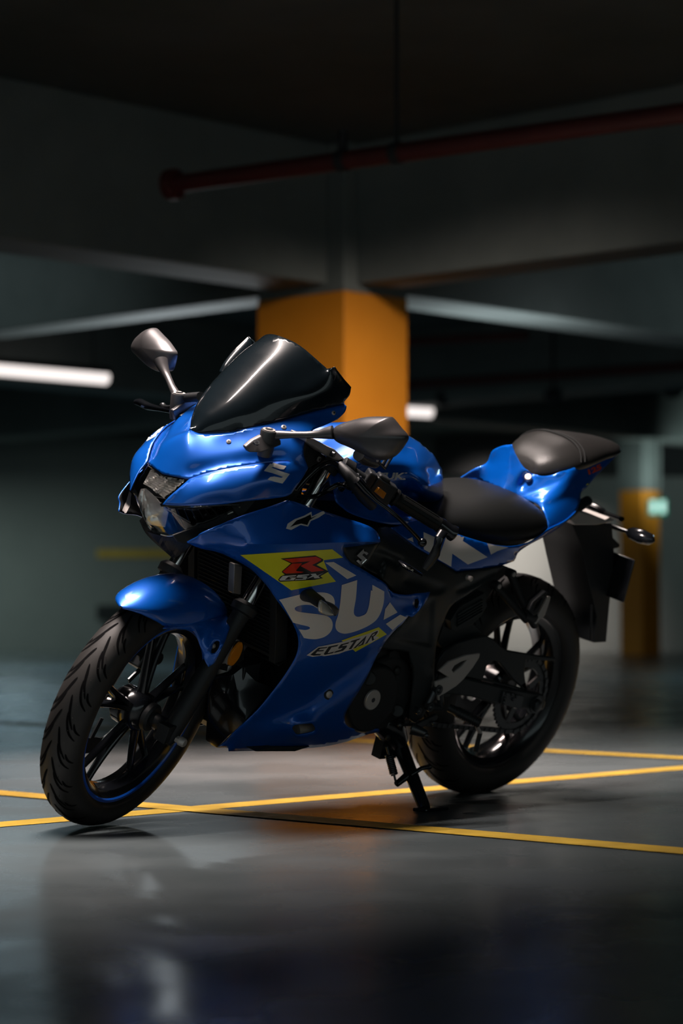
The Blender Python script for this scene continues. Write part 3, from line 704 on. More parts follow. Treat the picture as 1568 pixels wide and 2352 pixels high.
REC3 = [p[:2] for p in Q('c2', (1040, 1090), (1260, 1168), (1240, 1200), (1190, 1210), (1010, 1140))]
REC4 = [p[:2] for p in Q('c3', (235, 1075), (330, 1030), (500, 950), (495, 975), (330, 1065), (230, 1098))]
patch(mb, FC, Q('c2', (1000, 950, .184), (950, 1080, .19), (1150, 1050, .17), (1200, 1150, .17)) + Q('c6', (520, 350, .175), (500, 600, .158)), g=5, mirror=True, key='framecover', dents=[(REC1, .016, 8), (REC2, .008, 6), (REC3, .006, 7), (REC4, .008, 4)], relax=6)
fc = mb.build('frame_cover', ['frame'], bike, smooth=30, solid=.003, fair=2, keys=('framecover',)); split_parts(fc, True)
mb = MB()
for x, y, Y_ in ((1075, 1327, .158),): p = B(x, y, Y_); mb.tube([p - np.array([0, .012, 0]), p + np.array([0, .010, 0]), p + np.array([0, .012, 0])], [.007, .007, .004], n=16)
mb.build('mounting_bolt', ['alu'], bike)
# ---- sub frame web, ribbed battery cover behind the frame cover
mb = MB()
plate(mb, Q('c3', (250, 1010), (520, 940), (565, 960), (480, 1030), (400, 1160), (330, 1290), (380, 1340), (150, 1440), (120, 1400), (170, 1240), (250, 1140)), .105, .21)
plate(mb, Q('c3', (195, 1270), (250, 1190), (400, 1100), (415, 1180), (380, 1240), (330, 1290), (230, 1330), (200, 1325)), .125, .03)
for j in range(5):
    a = Q('c3', (235, 1235+j*17, .127), (385, 1145+j*17, .127)); mb.tube([B(*a[0]), B(*a[1])], .0028, n=8)
mb.build('sub_frame', ['frame'], bike, smooth=30, bevel=.002)
# ---- tail mudguard with plate and light arms
mb = MB()
lv = [((80, 560), (300, 460), (840, 480)), ((82, 790), (440, 800), (870, 850)), ((165, 1165), (520, 1180), (850, 1150)), ((320, 1640), (640, 1720), (800, 1650)), ((390, 1950), (600, 2070), (765, 2060))]
rr = []
for (a, b, c) in lv:
    pb = B(*Q('n4', b)[0], .07); pc = B(*Q('n4', c)[0], .07)
    pa = np.array([pb[0] + .004, -.07, pb[2]])
    rr.append([pa, pa*[1, 0, 1] + np.array([.008, -.03, 0]), pa*[1, 0, 1] + np.array([.008, .03, 0]), pb, (pb+pc)/2, pc, pc*[1, -1, 1]*[1, .5, 1], pc*[1, -1, 1]])
RR = []
for i in range(len(rr)-1):
    for j in range(4): RR.append([rr[i][k] + (rr[i+1][k]-rr[i][k])*j/4 for k in range(8)])
RR.append(rr[-1]); mb.loft(RR)
for (a, b) in [((85, 770), (350, 805)), ((165, 1165), (430, 1195)), ((325, 1640), (560, 1700))]:
    p = B(*Q('n4', a)[0], -.055); q = B(*Q('n4', b)[0], .03); mb.tube([p + [.006, 0, 0], q + [.006, 0, 0]], .006, n=8)
mb.tube([B(*Q('n4', (570, 1560))[0], .074), B(*Q('n4', (560, 2030))[0], .074)], .004, n=8)
mg = mb.build('rear_mudguard', ['black'], bike, smooth=30, bevel=.004)
mb = MB()
plate(mb, Q('n4', (290, 432), (410, 318), (560, 350), (760, 432), (820, 400), (888, 434), (820, 462), (640, 500), (350, 502)), .09, .18)
mb.build('tail_bracket', ['alu'], bike, smooth=30, bevel=.003)
mb = MB()
p0 = B(*Q('n4', (860, 850))[0], .10); p1 = B(*Q('n4', (1110, 950))[0], .12); xx = p1[0]
zt = BX(*Q('n4', (1100, 950))[0], xx)[2]; zb = BX(*Q('n4', (1060, 1560))[0], xx)[2]; yl = BX(*Q('n4', (1115, 1100))[0], xx)[1]
mb.box((xx, 0, (zt+zb)/2), (.006, 2*yl, zt-zb)); mb.box((xx+.02, 0, (zt+zb)/2), (.04, .05, .06))
np_ = mb.build('number_plate', ['gloss'], bike, smooth=30, bevel=.003)
def blinker(side, pts, rad, name='indicator'):
    mb = MB(); mb.tube(pts[:3], rad[:3], n=12, flat=.6); 
    b0 = np.array(pts[2]); b1 = np.array(pts[-1]); d = b1-b0
    mb.tube([b0, b0+d*.15, b0+d*.5, b0+d*.85, b1], [rad[3]*.5, rad[3]*.85, rad[3], rad[3]*.8, rad[3]*.25], n=20, flat=.8)
    return mb.build(name, ['gloss'], bike, smooth=50)
pL = [B(*Q('n4', (850, 520))[0], .05), B(*Q('n4', (960, 560))[0], .075), B(*Q('n4', (1060, 590))[0], .10), B(*Q('n4', (1400, 710))[0], .185)]
bl = blinker(1, pL, [.012, .010, .009, .025])
pR = [B(*Q('n4', (970, 420))[0], .03), B(*Q('n4', (900, 395))[0], .01), B(*Q('n4', (760, 345))[0], -.03), B(*Q('n4', (430, 190))[0], -.12)]
br = blinker(-1, pR, [.012, .010, .010, .016])
# mudguard fin behind the bracket
mb = MB(); plate(mb, Q('n4', (690, 500), (760, 580), (830, 640), (950, 760), (940, 800), (860, 820), (780, 700)), .06, .12)
mb.build('mudguard_fin', ['black'], bike, smooth=30, bevel=.003)
# ================================================================== wheels
def wheel(name, c, R_, wtyre, Rr, wr, fr, hubr, blue, tread):
    """tyre + rim about c; Rr = rim edge radius, wr = rim width"""
    mb = MB(); h = wtyre/2
    prof = []                      # tyre profile, round crown
    n = 15
    for i in range(n):
        a = -math.pi*.5 + math.pi*i/(n-1)
        y = h*math.sin(a); r = Rr + .012 + (R_-Rr-.012)*(max(0, math.cos(a)))**.62
        prof.append((r, y))
    prof = [(Rr-.004, -wr/2+.004), (Rr+.002, -wr/2-.004)] + prof + [(Rr+.002, wr/2+.004), (Rr-.004, wr/2-.004)]
    mb.lathe(prof, c, 120, fr)
    tyre = mb
    # tread grooves: slender dark channels following the crown
    def surf(th, y):
        a = math.asin(max(-1, min(1, y/h))); r = Rr + .012 + (R_-Rr-.012)*(max(0, math.cos(a)))**.62
        return r
    def groove(th0, pts, w):
        P = cr(pts, 6); L, Rt = [], []
        for i, (dt, y) in enumerate(P):
            a = P[min(i+1, len(P)-1)] - P[max(i-1, 0)]
            t = np.array([a[0]*R_, a[1]]); t /= np.linalg.norm(t)+1e-9; nn = np.array([-t[1], t[0]])
            e = math.sin(math.pi*(i+.35)/(len(P)-.3))**.4 if 0 < i < len(P)-1 else .35
            for sgn, lst in ((1, L), (-1, Rt)):
                q = np.array([dt*R_, y]) + nn*w/2*e*sgn; th = th0 + q[0]/R_
                r = surf(th, q[1]) + .0005
                lst.append(fr((c[0]+r*math.cos(th), c[1]+q[1], c[2]+r*math.sin(th))))
        m = len(L); mb.add(L+Rt, [(i, i+1, m+i+1, m+i) for i in range(m-1)], 1)
    if tread:
        N = 24
        for k in range(N):
            t0 = 2*math.pi*k/N
            for sg in (1, -1):
                o = 0 if sg > 0 else math.pi/N
                y_ = lambda f: sg*h*f
                groove(t0+o, [(0, y_(.09)), (-.055, y_(.19)), (-.15, y_(.36)), (-.25, y_(.66))], .0056)
                groove(t0+o-.13, [(0, y_(.25)), (-.07, y_(.36)), (-.15, y_(.56)), (-.21, y_(.84))], .0052)
                groove(t0+o-.20, [(0, y_(.66)), (-.05, y_(.76)), (-.09, y_(.93))], .0042)
        for k in range(60):   # moulding whiskers
            th = 2*math.pi*k/60; r = surf(th, h*.5)
            p = np.array((c[0]+r*math.cos(th), c[1]+h*.5, c[2]+r*math.sin(th))); d = np.array((math.cos(th), .8, math.sin(th)))
            mb.tube([p, p+d*.004], .0004, n=4, fr=fr)
    keep = mb
    # rim
    rb = MB()
    rp = [(Rr, wr/2), (Rr+.002, wr/2-.003), (Rr-.006, wr/2-.010), (Rr-.016, wr/2-.014), (Rr-.022, wr/2-.03), (Rr-.026, 0), (Rr-.022, -wr/2+.03), (Rr-.016, -wr/2+.014), (Rr-.006, -wr/2+.010), (Rr+.002, -wr/2+.003), (Rr, -wr/2), (Rr-.006, -wr/2), (Rr-.012, -wr/2+.006), (Rr-.024, -wr/2+.012), (Rr-.031, -wr/2+.03), (Rr-.033, 0), (Rr-.031, wr/2-.03), (Rr-.024, wr/2-.012), (Rr-.012, wr/2-.006), (Rr-.006, wr/2)]
    rb.lathe(rp, c, 96, fr, closed=True)
    hub = [(.001, .05), (hubr*.5, .05), (hubr*.55, .044), (hubr*.8, .04), (hubr, .03), (hubr*1.05, .0), (hubr, -.03), (hubr*.8, -.04), (.001, -.04)]
    rb.lathe(hub, c, 40, fr)
    for k in range(5):
        a = 2*math.pi*k/5 + (.35 if blue else .15)
        for dg in (-.21, .21):
            a1 = a + dg*.75; a0 = a + dg*.35; rings = []
            for t in np.linspace(0, 1, 7):
                r = hubr*.7 + (Rr-.028-hubr*.7)*t; th = a0 + (a1-a0)*t**.8
                w = .0205 - .006*math.sin(t*math.pi*.6); d = .022 - .008*t; yo = .012*(1-t)**2
                ct, s_ = math.cos(th), math.sin(th); rg = []
                for q in range(12):
                    b_ = 2*math.pi*q/12; cc = math.copysign(abs(math.cos(b_))**.6, math.cos(b_)); ss = math.copysign(abs(math.sin(b_))**.6, math.sin(b_))
                    tt = w/2*cc*(1.25 if ss < 0 else .8)
                    rg.append((c[0]+r*ct - tt*s_, c[1]+yo+d/2*ss, c[2]+r*s_ + tt*ct))
                rings.append(rg)
            rb.loft(rings, fr)
    rim = rb.build(name, ['gloss'], bike, smooth=40)
    t_ = keep.build('tyre', ['tyre', 'groove'], rim, smooth=60)
    if blue:
        sb = MB(); sb.lathe([(Rr-.0005, wr/2+.0012), (Rr-.0065, wr/2+.0012), (Rr-.0095, wr/2-.002), (Rr-.0085, wr/2-.0035)], c, 96, fr)
        sb.build('rim_stripe', ['rim_blue'], rim)
    return rim
FC_ = (1.3, 0, .288)
fw = wheel('front_wheel', FC_, .288, .095, .2195, .072, S, .045, True, True)
RC_ = (0, 0, .307)
rw = wheel('rear_wheel', RC_, .307, .134, .2195, .10, I, .055, False, True)
# brake discs: petal edge, drilled look
def disc(c, y, r0, r1, fr, parent, name='brake_disc'):
    mb = MB(); n = 90; v = []; f = []
    for i in range(n):
        a = 2*math.pi*i/n; ro = r1 + .004*math.sin(a*10); ri = r0 + .003*math.sin(a*10)
        for r, yy in ((ri, -.002), (ri, .002), (ro, .002), (ro, -.002)): v.append(fr((c[0]+r*math.cos(a), c[1]+y+yy, c[2]+r*math.sin(a))))
    for i in range(n):
        j = (i+1) % n
        for k in range(4): f.append((i*4+k, i*4+(k+1) % 4, j*4+(k+1) % 4, j*4+k))
    mb.add(v, f)
    for i in range(5):
        a = 2*math.pi*i/5
        mb.box((c[0]+(r0-.02)*math.cos(a), c[1]+y, c[2]+(r0-.02)*math.sin(a)), (.06, .004, .014), fr=lambda p: fr(p), rot=[[math.cos(a), 0, -math.sin(a)], [0, 1, 0], [math.sin(a), 0, math.cos(a)]])
    return mb.build(name, ['steel'], parent, smooth=40)
disc(FC_, -.058, .105, .145, S, fw)
disc(RC_, -.07, .07, .11, I, rw)
# ================================================================== front fork (steered)
FA = np.array([1.292, .105, .270]); FB = np.array([.996, .105, .880]); FD = (FB-FA)/np.linalg.norm(FB-FA)
mb = MB()
for sg in (1, -1):
    a = FA*[1, sg, 1]; d = FD
    mb.tube([a-d*.02, a, a+d*.05, a+d*.12, a+d*.2, a+d*.28, a+d*.315, a+d*.318, a+d*.335, a+d*.338, a+d*.345], [.017, .023, .0245, .0235, .0205, .0205, .021, .030, .0315, .029, .022], n=28, fr=S)
    mb.tube([a*[1, .72, 1] - d*.005 , a*[1, 1, 1] - d*.005], [.017, .020], n=16, fr=S)
    mb.box(a + np.array([.012, 0, .01]), (.05, .03, .04), fr=S)
fork = mb.build('front_fork', ['black'], bike, smooth=40, bevel=.001)
mb = MB()
for sg in (1, -1):
    a = FA*[1, sg, 1]; mb.tube([a+FD*.33, a+FD*.705], .0165, n=28, fr=S)
ft_ = split_parts(mb.build('fork_tube', ['chrome'], fork, smooth=50), True); fk_ = split_parts(fork, True, 'fork_leg'); ft_[1].parent = fk_[1]
mb = MB()
for sg, L_ in ((1, .705),):
    for sg2 in (1, -1):
        a = FA*[1, sg2, 1]; mb.tube([a+FD*.695, a+FD*.715], .024, n=24, fr=S); mb.tube([a+FD*.49, a+FD*.53], .026, n=24, fr=S)
ca = FA*[1, 0, 1]
mb.box(ca + FD*.51 + np.array([-.03, 0, 0]), (.075, .23, .03), fr=S, rot=[[.9, 0, -.43], [0, 1, 0], [.43, 0, .9]])
mb.build('triple_clamp', ['black'], fork, smooth=40, bevel=.003)
mb = MB(); a = FA*[1, 1, 1]
mb.tube([a + np.array([0, .015, 0]), a + np.array([0, .030, 0])], .0085, n=6, fr=S); mb.tube([a + np.array([0, .03, 0]), a + np.array([0, .042, 0]), a + np.array([0, .045, 0])], [.0105, .0105, .008], n=20, fr=S)
mb.tube([a*[1, -1, 1], a + np.array([0, .02, 0])], .0075, n=16, fr=S)
mb.build('axle_bolt', ['alu'], fork, smooth=40)
# brake calliper on the far leg
mb = MB(); q = FA*[1, -1, 1]
mb.box(q + FD*.12 + np.array([-.045, .028, .015]), (.055, .05, .11), fr=S, rot=[[.9, 0, -.43], [0, 1, 0], [.43, 0, .9]])
mb.tube([q + FD*.12 + np.array([-.045, .05, .03]), q + FD*.12 + np.array([-.045, .066, .03])], .017, n=20, fr=S)
mb.tube([q + FD*.12 + np.array([-.06, .05, -.005]), q + FD*.12 + np.array([-.06, .066, -.005])], .015, n=20, fr=S)
mb.build('brake_calliper', ['steel'], fork, smooth=30, bevel=.005)
# speed sensor / hub collar on the near side
mb = MB(); mb.lathe([(.001, .06), (.028, .06), (.033, .055), (.034, .045), (.03, .04)], FC_, 28, S); mb.lathe([(.012, .098), (.017, .095), (.017, .06)], FC_, 20, S)
mb.build('hub_collar', ['black'], fw)
# side reflector on its bracket
mb = MB(); rc = BS(*Q('n8', (880, 1140))[0], .105)
v = []; n = 32; u1 = np.array([.0, 0, 1.]) ; u2 = np.array([1., 0, 0])
pts = [tuple(p) for p in cr(Q('n8', (812, 1255), (818, 1190), (850, 1120), (900, 1050), (935, 1025), (948, 1060), (940, 1110), (905, 1190), (850, 1255), (812, 1255)), 4)[:-1]]
plate(mb, pts, .112, .006, un=BS, fr=S)
rf = mb.build('reflector', ['amber'], bike, smooth=30, bevel=.001)
mb = MB(); plate(mb, Q('n8', (780, 1240), (700, 1250), (690, 1290), (790, 1315), (800, 1260)), .104, .003, un=BS, fr=S); plate(mb, Q('n8', (870, 1020), (960, 1010), (960, 1200), (860, 1262), (800, 1262)), .105, .003, un=BS, fr=S)
mb.build('reflector_bracket', ['black'], bike, bevel=.001)
# ================================================================== front fender
mb = MB()
def fr_pt(th, r, y): return (FC_[0]+r*math.cos(th), y, FC_[2]+r*math.sin(th))
def polar(px, py, Y): p = BS(px, py, Y); return math.atan2(p[2]-.288, p[0]-1.3), math.hypot(p[0]-1.3, p[2]-.288)
# stations: angle, crest radius, side radius, half width
st = [(R(54.6), .331, .330, .003), (R(56), .331, .326, .017), (R(58.5), .331, .314, .034), (R(63), .329, .288, .052), (R(70), .326, .255, .065), (R(80), .323, .238, .071), (R(90), .321, .230, .073), (R(100), .320, .243, .075), (R(110), .319, .262, .073), (R(118), .317, .276, .068), (R(124), .314, .29, .06)]
rings = []
for th, rc_, rs_, w in rings_cr(st, 5):
    rg = []
    for q in np.linspace(-1, 1, 25):
        a = q*math.pi/2; y = w*math.copysign(abs(math.sin(a))**.9, a); t = abs(math.cos(a))**.85 if abs(q) < 1 else 0
        rg.append(fr_pt(th, rs_ + (rc_-rs_)*t, y))
    rings.append(rg)
mb.loft(rings, S, cap=False, closed=False)
# legs running down to the fork
LEG = [Q('c4', (820, 482, .067), (860, 455, .062), (960, 400, .058), (1040, 360, .054)), Q('c4', (1040, 360, .054), (1130, 385, .058), (1200, 398, .064)),
       Q('c4', (1200, 398, .064), (1220, 470, .105), (1182, 580, .130), (1132, 680, .132), (1092, 710, .126)), Q('c4', (1092, 710, .126), (1070, 670, .115), (1045, 590, .095), (1010, 505, .08), (985, 487, .074)),
       Q('c4', (985, 487, .074), (900, 483, .072), (820, 482, .072))]
HOLE = [p[:2] for p in cr(Q('c4', (1112, 595), (1120, 570), (1140, 555), (1158, 560), (1155, 590), (1135, 622), (1112, 628), (1108, 610), (1112, 595)), 4)[:-1]]
patch(mb, LEG, Q('c4', (1060, 480, .078), (1100, 560, .105), (950, 440, .077), (1080, 420, .077), (1150, 450, .088)), g=7, un=BS, fr=S, holes=[HOLE], key='leg')
patch(mb, [Q('c4', (985, 487, .074), (1100, 500, .078), (1210, 500, .081)), Q('c4', (1210, 500, .081), (1180, 580, .082), (1130, 680, .082), (1092, 710, .08)), Q('c4', (1092, 710, .08), (1070, 670, .079), (1045, 590, .077), (1010, 505, .075), (985, 487, .074))], [], g=9, un=BS, fr=S, only_mirror=True)
mb.keep = True
fender = mb.build('front_fender', ['blue'], bike, smooth=35, solid=-.0025)
mb = MB(); p = BS(*Q('c4', (1122, 585))[0], .108)
mb.tube([p-np.array([0, .01, 0]), p+np.array([0, .002, 0]), p+np.array([0, .005, 0])], [.006, .006, .003], n=16, fr=S)
mb.build('fender_bolt', ['alu'], fender)
# ================================================================== handlebars
def bar(sg, name):
    f = lambda p: S(np.asarray(p)*[1, sg, 1]); 
    b0 = np.array([.992, .115, .930]); b1 = np.array([.785, .372, .842]); d = (b1-b0)/np.linalg.norm(b1-b0); L = np.linalg.norm(b1-b0)
    mb = MB()
    mb.tube([b0-d*.02, b0+d*.18], .0115, n=20, fr=f)
    mb.tube([b0+d*.02, b0+d*.025, b0+d*.05, b0+d*.055], [.014, .021, .021, .014], n=20, fr=f)
    r_ = mb.build(name, ['black'], bike, smooth=40)
    mb = MB(); g0, g1 = .175, L-.045; pts = []; rs_ = []
    mb.tube([b0+d*(g0-.008), b0+d*(g0-.006), b0+d*g0, b0+d*(g0+.004), b0+d*(g0+.012), b0+d*(g1-.008), b0+d*g1], [.014, .021, .021, .0175, .0165, .0165, .017], n=32, fr=f)
    for k in range(10):
        a = 2*math.pi*k/10; u = np.cross(d, [0, 0, 1]); u /= np.linalg.norm(u); w = np.cross(d, u); o = (u*math.cos(a)+w*math.sin(a))*.0168
        mb.tube([b0+d*(g0+.015)+o, b0+d*(g1-.01)+o], .0012, n=5, fr=f)
    mb.build('grip', ['leather'], r_, smooth=40)
    mb = MB(); mb.tube([b0+d*(g1+.001), b0+d*(g1+.005), b0+d*(L-.012), b0+d*(L-.008), b0+d*L, b0+d*(L+.003)], [.0185, .0185, .0165, .019, .019, .015], n=28, fr=f)
    mb.build('bar_end', ['gloss'], r_, smooth=40)
    # lever guard: curved arm from bar end forward
    mb = MB(); e = b0+d*(L-.004)
    if sg > 0:
        P = [BS(*Q('n2', p)[0], y) for p, y in (((1400, 1030), .372), ((1365, 1080), .376), ((1350, 1150), .380), ((1330, 1220), .380), ((1280, 1300), .375), ((1235, 1360), .370))]
        mb.tube(P, [.012, .011, .009, .012, .011, .008], n=14, fr=S, flat=.55)
        tip = P[-1]; mb2 = MB(); mb2.tube([tip + np.array([.0, .03, -.0]), tip + np.array([-.005, .018, 0])], .0075, n=16, fr=S)
        A_ = [BS(*Q('n2', p)[0], y) for p, y in (((1010, 1290), .30), ((1060, 1330), .32), ((1130, 1375), .345), ((1210, 1420), .365))]
        mb.tube(A_, [.006, .013, .012, .008], n=14, fr=S, flat=.5)
        tb = MB(); text_plane(tb, 'GSX-R', Q('c2', (998, 1042))[0][:2], Q('c2', (1068, 1080))[0][:2], 4.2, lambda x, y: S(BS(x, y, .365)), offset=.02, tilt=.2); tb.build('lettering', ['silver'], r_, smooth=0)
    else:
        P = [e, e + np.array([.03, .004, -.002]), e + np.array([.08, .006, -.005]), e + np.array([.12, -.004, -.012]), e + np.array([.14, -.03, -.018])]
        mb.tube(P, [.010, .010, .009, .011, .008], n=14, fr=f, flat=.6)
    mb.build('lever_guard', ['gloss'], r_, smooth=40)
    return r_, f, b0, d, L
hbL, fL, b0, bd, bL = bar(1, 'handlebar'); hbR = bar(-1, 'handlebar')[0]
hbL['label'] = 'near handlebar'; hbR['label'] = 'far handlebar'
# far-side guard and lever as the photo shows them above the nose
mb = MB()
P = [BS(*Q('n3', p)[0], y) for p, y in (((185, 1440), -.44), ((240, 1440), -.43), ((400, 1520), -.40), ((600, 1560), -.35), ((830, 1600), -.29))]
mb.tube(P, [.010, .0125, .013, .009, .009], n=16, fr=S, flat=.7)
g_ = mb.build('lever_guard', ['gloss'], hbR, smooth=40)
mb = MB(); text_plane(mb, 'GSX-R', Q('n3', (258, 1515))[0][:2], Q('n3', (370, 1560))[0][:2], 3.4, lambda x, y: S(BS(x, y, -.405)), offset=.02); mb.build('lettering', ['silver'], hbR, smooth=0)
mb = MB()
P = [BS(*Q('n3', p)[0], y) for p, y in (((655, 1510), -.345), ((680, 1530), -.335), ((760, 1540), -.31), ((1000, 1500), -.26))]
mb.ball(P[0], .0085, S); mb.tube(P, [.007, .0055, .006, .007], n=14, fr=S)
mb.build('brake_lever', ['steel'], hbR, smooth=40)
mb = MB(); mb.tube([BS(*Q('n3', (1100, 1360))[0], -.2), BS(*Q('n3', (1340, 1340))[0], -.15)], .011, n=16, fr=S); mb.build('master_cylinder', ['steel'], hbR, smooth=40)
# clutch lever, perch, switch box on the near bar
mb = MB()
P = [BS(*Q('n2', p)[0], y) for p, y in (((620, 560), .215), ((700, 650), .235), ((800, 745), .262), ((900, 815), .29), ((1000, 900), .312), ((1100, 1000), .335), ((1170, 1075), .352), ((1200, 1115), .358))]
mb.tube(P, [.012, .012, .0085, .0072, .0065, .006, .006, .007], n=16, fr=S, flat=.75); mb.ball(P[-1] + np.array([0, .004, 0]), .0105, S)
mb.build('clutch_lever', ['gloss'], hbL, smooth=50)
mb = MB()
P = [BS(*Q('n2', p)[0], y) for p, y in (((470, 425), .15), ((540, 500), .18), ((620, 590), .21), ((700, 700), .225), ((760, 790), .23))]
mb.tube(P, [.011, .014, .018, .019, .012], n=18, fr=S)
for k in range(4):
    t = .22+.13*k; p = P[1]+(P[3]-P[1])*t; q = P[1]+(P[3]-P[1])*(t+.05); mb.tube([p, (p+q)/2, q], [.017, .0205, .017], n=18, fr=S)
mb.build('lever_perch', ['black'], hbL, smooth=40)
mb = MB(); dd = bd; sc = b0 + bd*.135
U = np.cross(dd, [0, 0, 1]); U /= np.linalg.norm(U); W_ = np.cross(U, dd); Rm = np.stack([dd, U, W_], 1)
mb.box(sc, (.058, .040, .048), fr=S, rot=Rm); mb.box(sc + bd*-.012 + W_*.02 - U*.0, (.03, .034, .022), fr=S, rot=Rm)
mb.box(sc - bd*.04, (.022, .045, .05), fr=S, rot=Rm)
sw = mb.build('switch_box', ['black'], hbL, smooth=30, bevel=.005)
mb = MB()
plate(mb, [p[:2] for p in Q('n2', (830, 628), (892, 678), (865, 730), (797, 672))], .25, .006, un=BS, fr=S)
for v_ in range(len(mb.v)): pass
mb.build('signal_switch', ['amber'], sw, smooth=0, bevel=.001)
# clip-on clamp + top yoke in cast alloy, cables
mb = MB()
plate(mb, Q('c2', (430, 272), (480, 285), (560, 330), (598, 345), (655, 400), (640, 420), (600, 410), (540, 380), (480, 330), (425, 300)), .13, .045, un=BS, fr=S, smooth=False)
yk = mb.build('top_yoke', ['alu'], bike, smooth=30, bevel=.003)
mb = MB(); p = BS(*Q('c2', (588, 375))[0], .136); mb.tube([p-np.array([0, .01, 0]), p+np.array([0, .004, 0])], .0065, n=16, fr=S); mb.tube([p+np.array([0, .003, 0]), p+np.array([0, .0045, 0])], .0035, n=6, fr=S, mi=1)
mb.build('clamp_bolt', ['steel', 'ink'], yk)
mb = MB()
plate(mb, Q('c2', (425, 300), (540, 385), (620, 430), (600, 470), (500, 430), (440, 465), (412, 400)), .10, .14, un=BS, fr=S)
mb.build('instrument_housing', ['black'], bike, smooth=30, bevel=.006)
mb = MB(); p = BS(*Q('c2', (498, 402))[0], .104)
mb.tube([p, p+np.array([0, .004, 0])], .006, n=20, fr=S); mb.tube([p, p+np.array([0, .0045, 0])], .0035, n=20, fr=S, mi=1)
mb.build('housing_bolt', ['alu', 'ink'], bike)
def cable(pts, r, name='cable'):
    mb = MB(); mb.tube(cr([BS(*Q('n2', p)[0], y) for p, y in pts], 6), r, n=10, fr=S); return mb.build(name, ['gloss'], bike, smooth=60)
cable([((460, 430), .15), ((380, 400), .14), ((290, 430), .135), ((200, 510), .13), ((120, 600), .125), ((50, 690), .12)], .0065)
cable([((540, 620), .17), ((460, 600), .17), ((380, 640), .16), ((270, 700), .14), ((150, 710), .13), ((60, 695), .12)], .0055)
cable([((600, 560), .2), ((560, 620), .19), ((520, 600), .17), ((480, 640), .16)], .008)
# fuel side of yoke: fluid pot glimpsed behind mirror
mb = MB(); p = BS(*Q('c2', (560, 305))[0], .0); mb.tube([p-np.array([0, 0, .02]), p+np.array([0, 0, .012])], .024, n=24, fr=S); mb.build('steering_stem_nut', ['steel'], bike, bevel=.002)
# hook below the near mirror (bar-end bracket)
mb = MB(); mb.tube([BS(*Q('n2', p)[0], .23) for p in ((810, 385), (875, 455), (940, 350))], .0035, n=8, fr=S); mb.tube([BS(*Q('n2', p)[0], .23) for p in ((855, 420), (905, 345))], .004, n=8, fr=S)
mb.tube([BS(*Q('n2', p)[0], .2) for p in ((640, 330), (700, 370), (790, 400))], .014, n=12, fr=S)
mb.build('lever_adjuster', ['steel'], hbL)
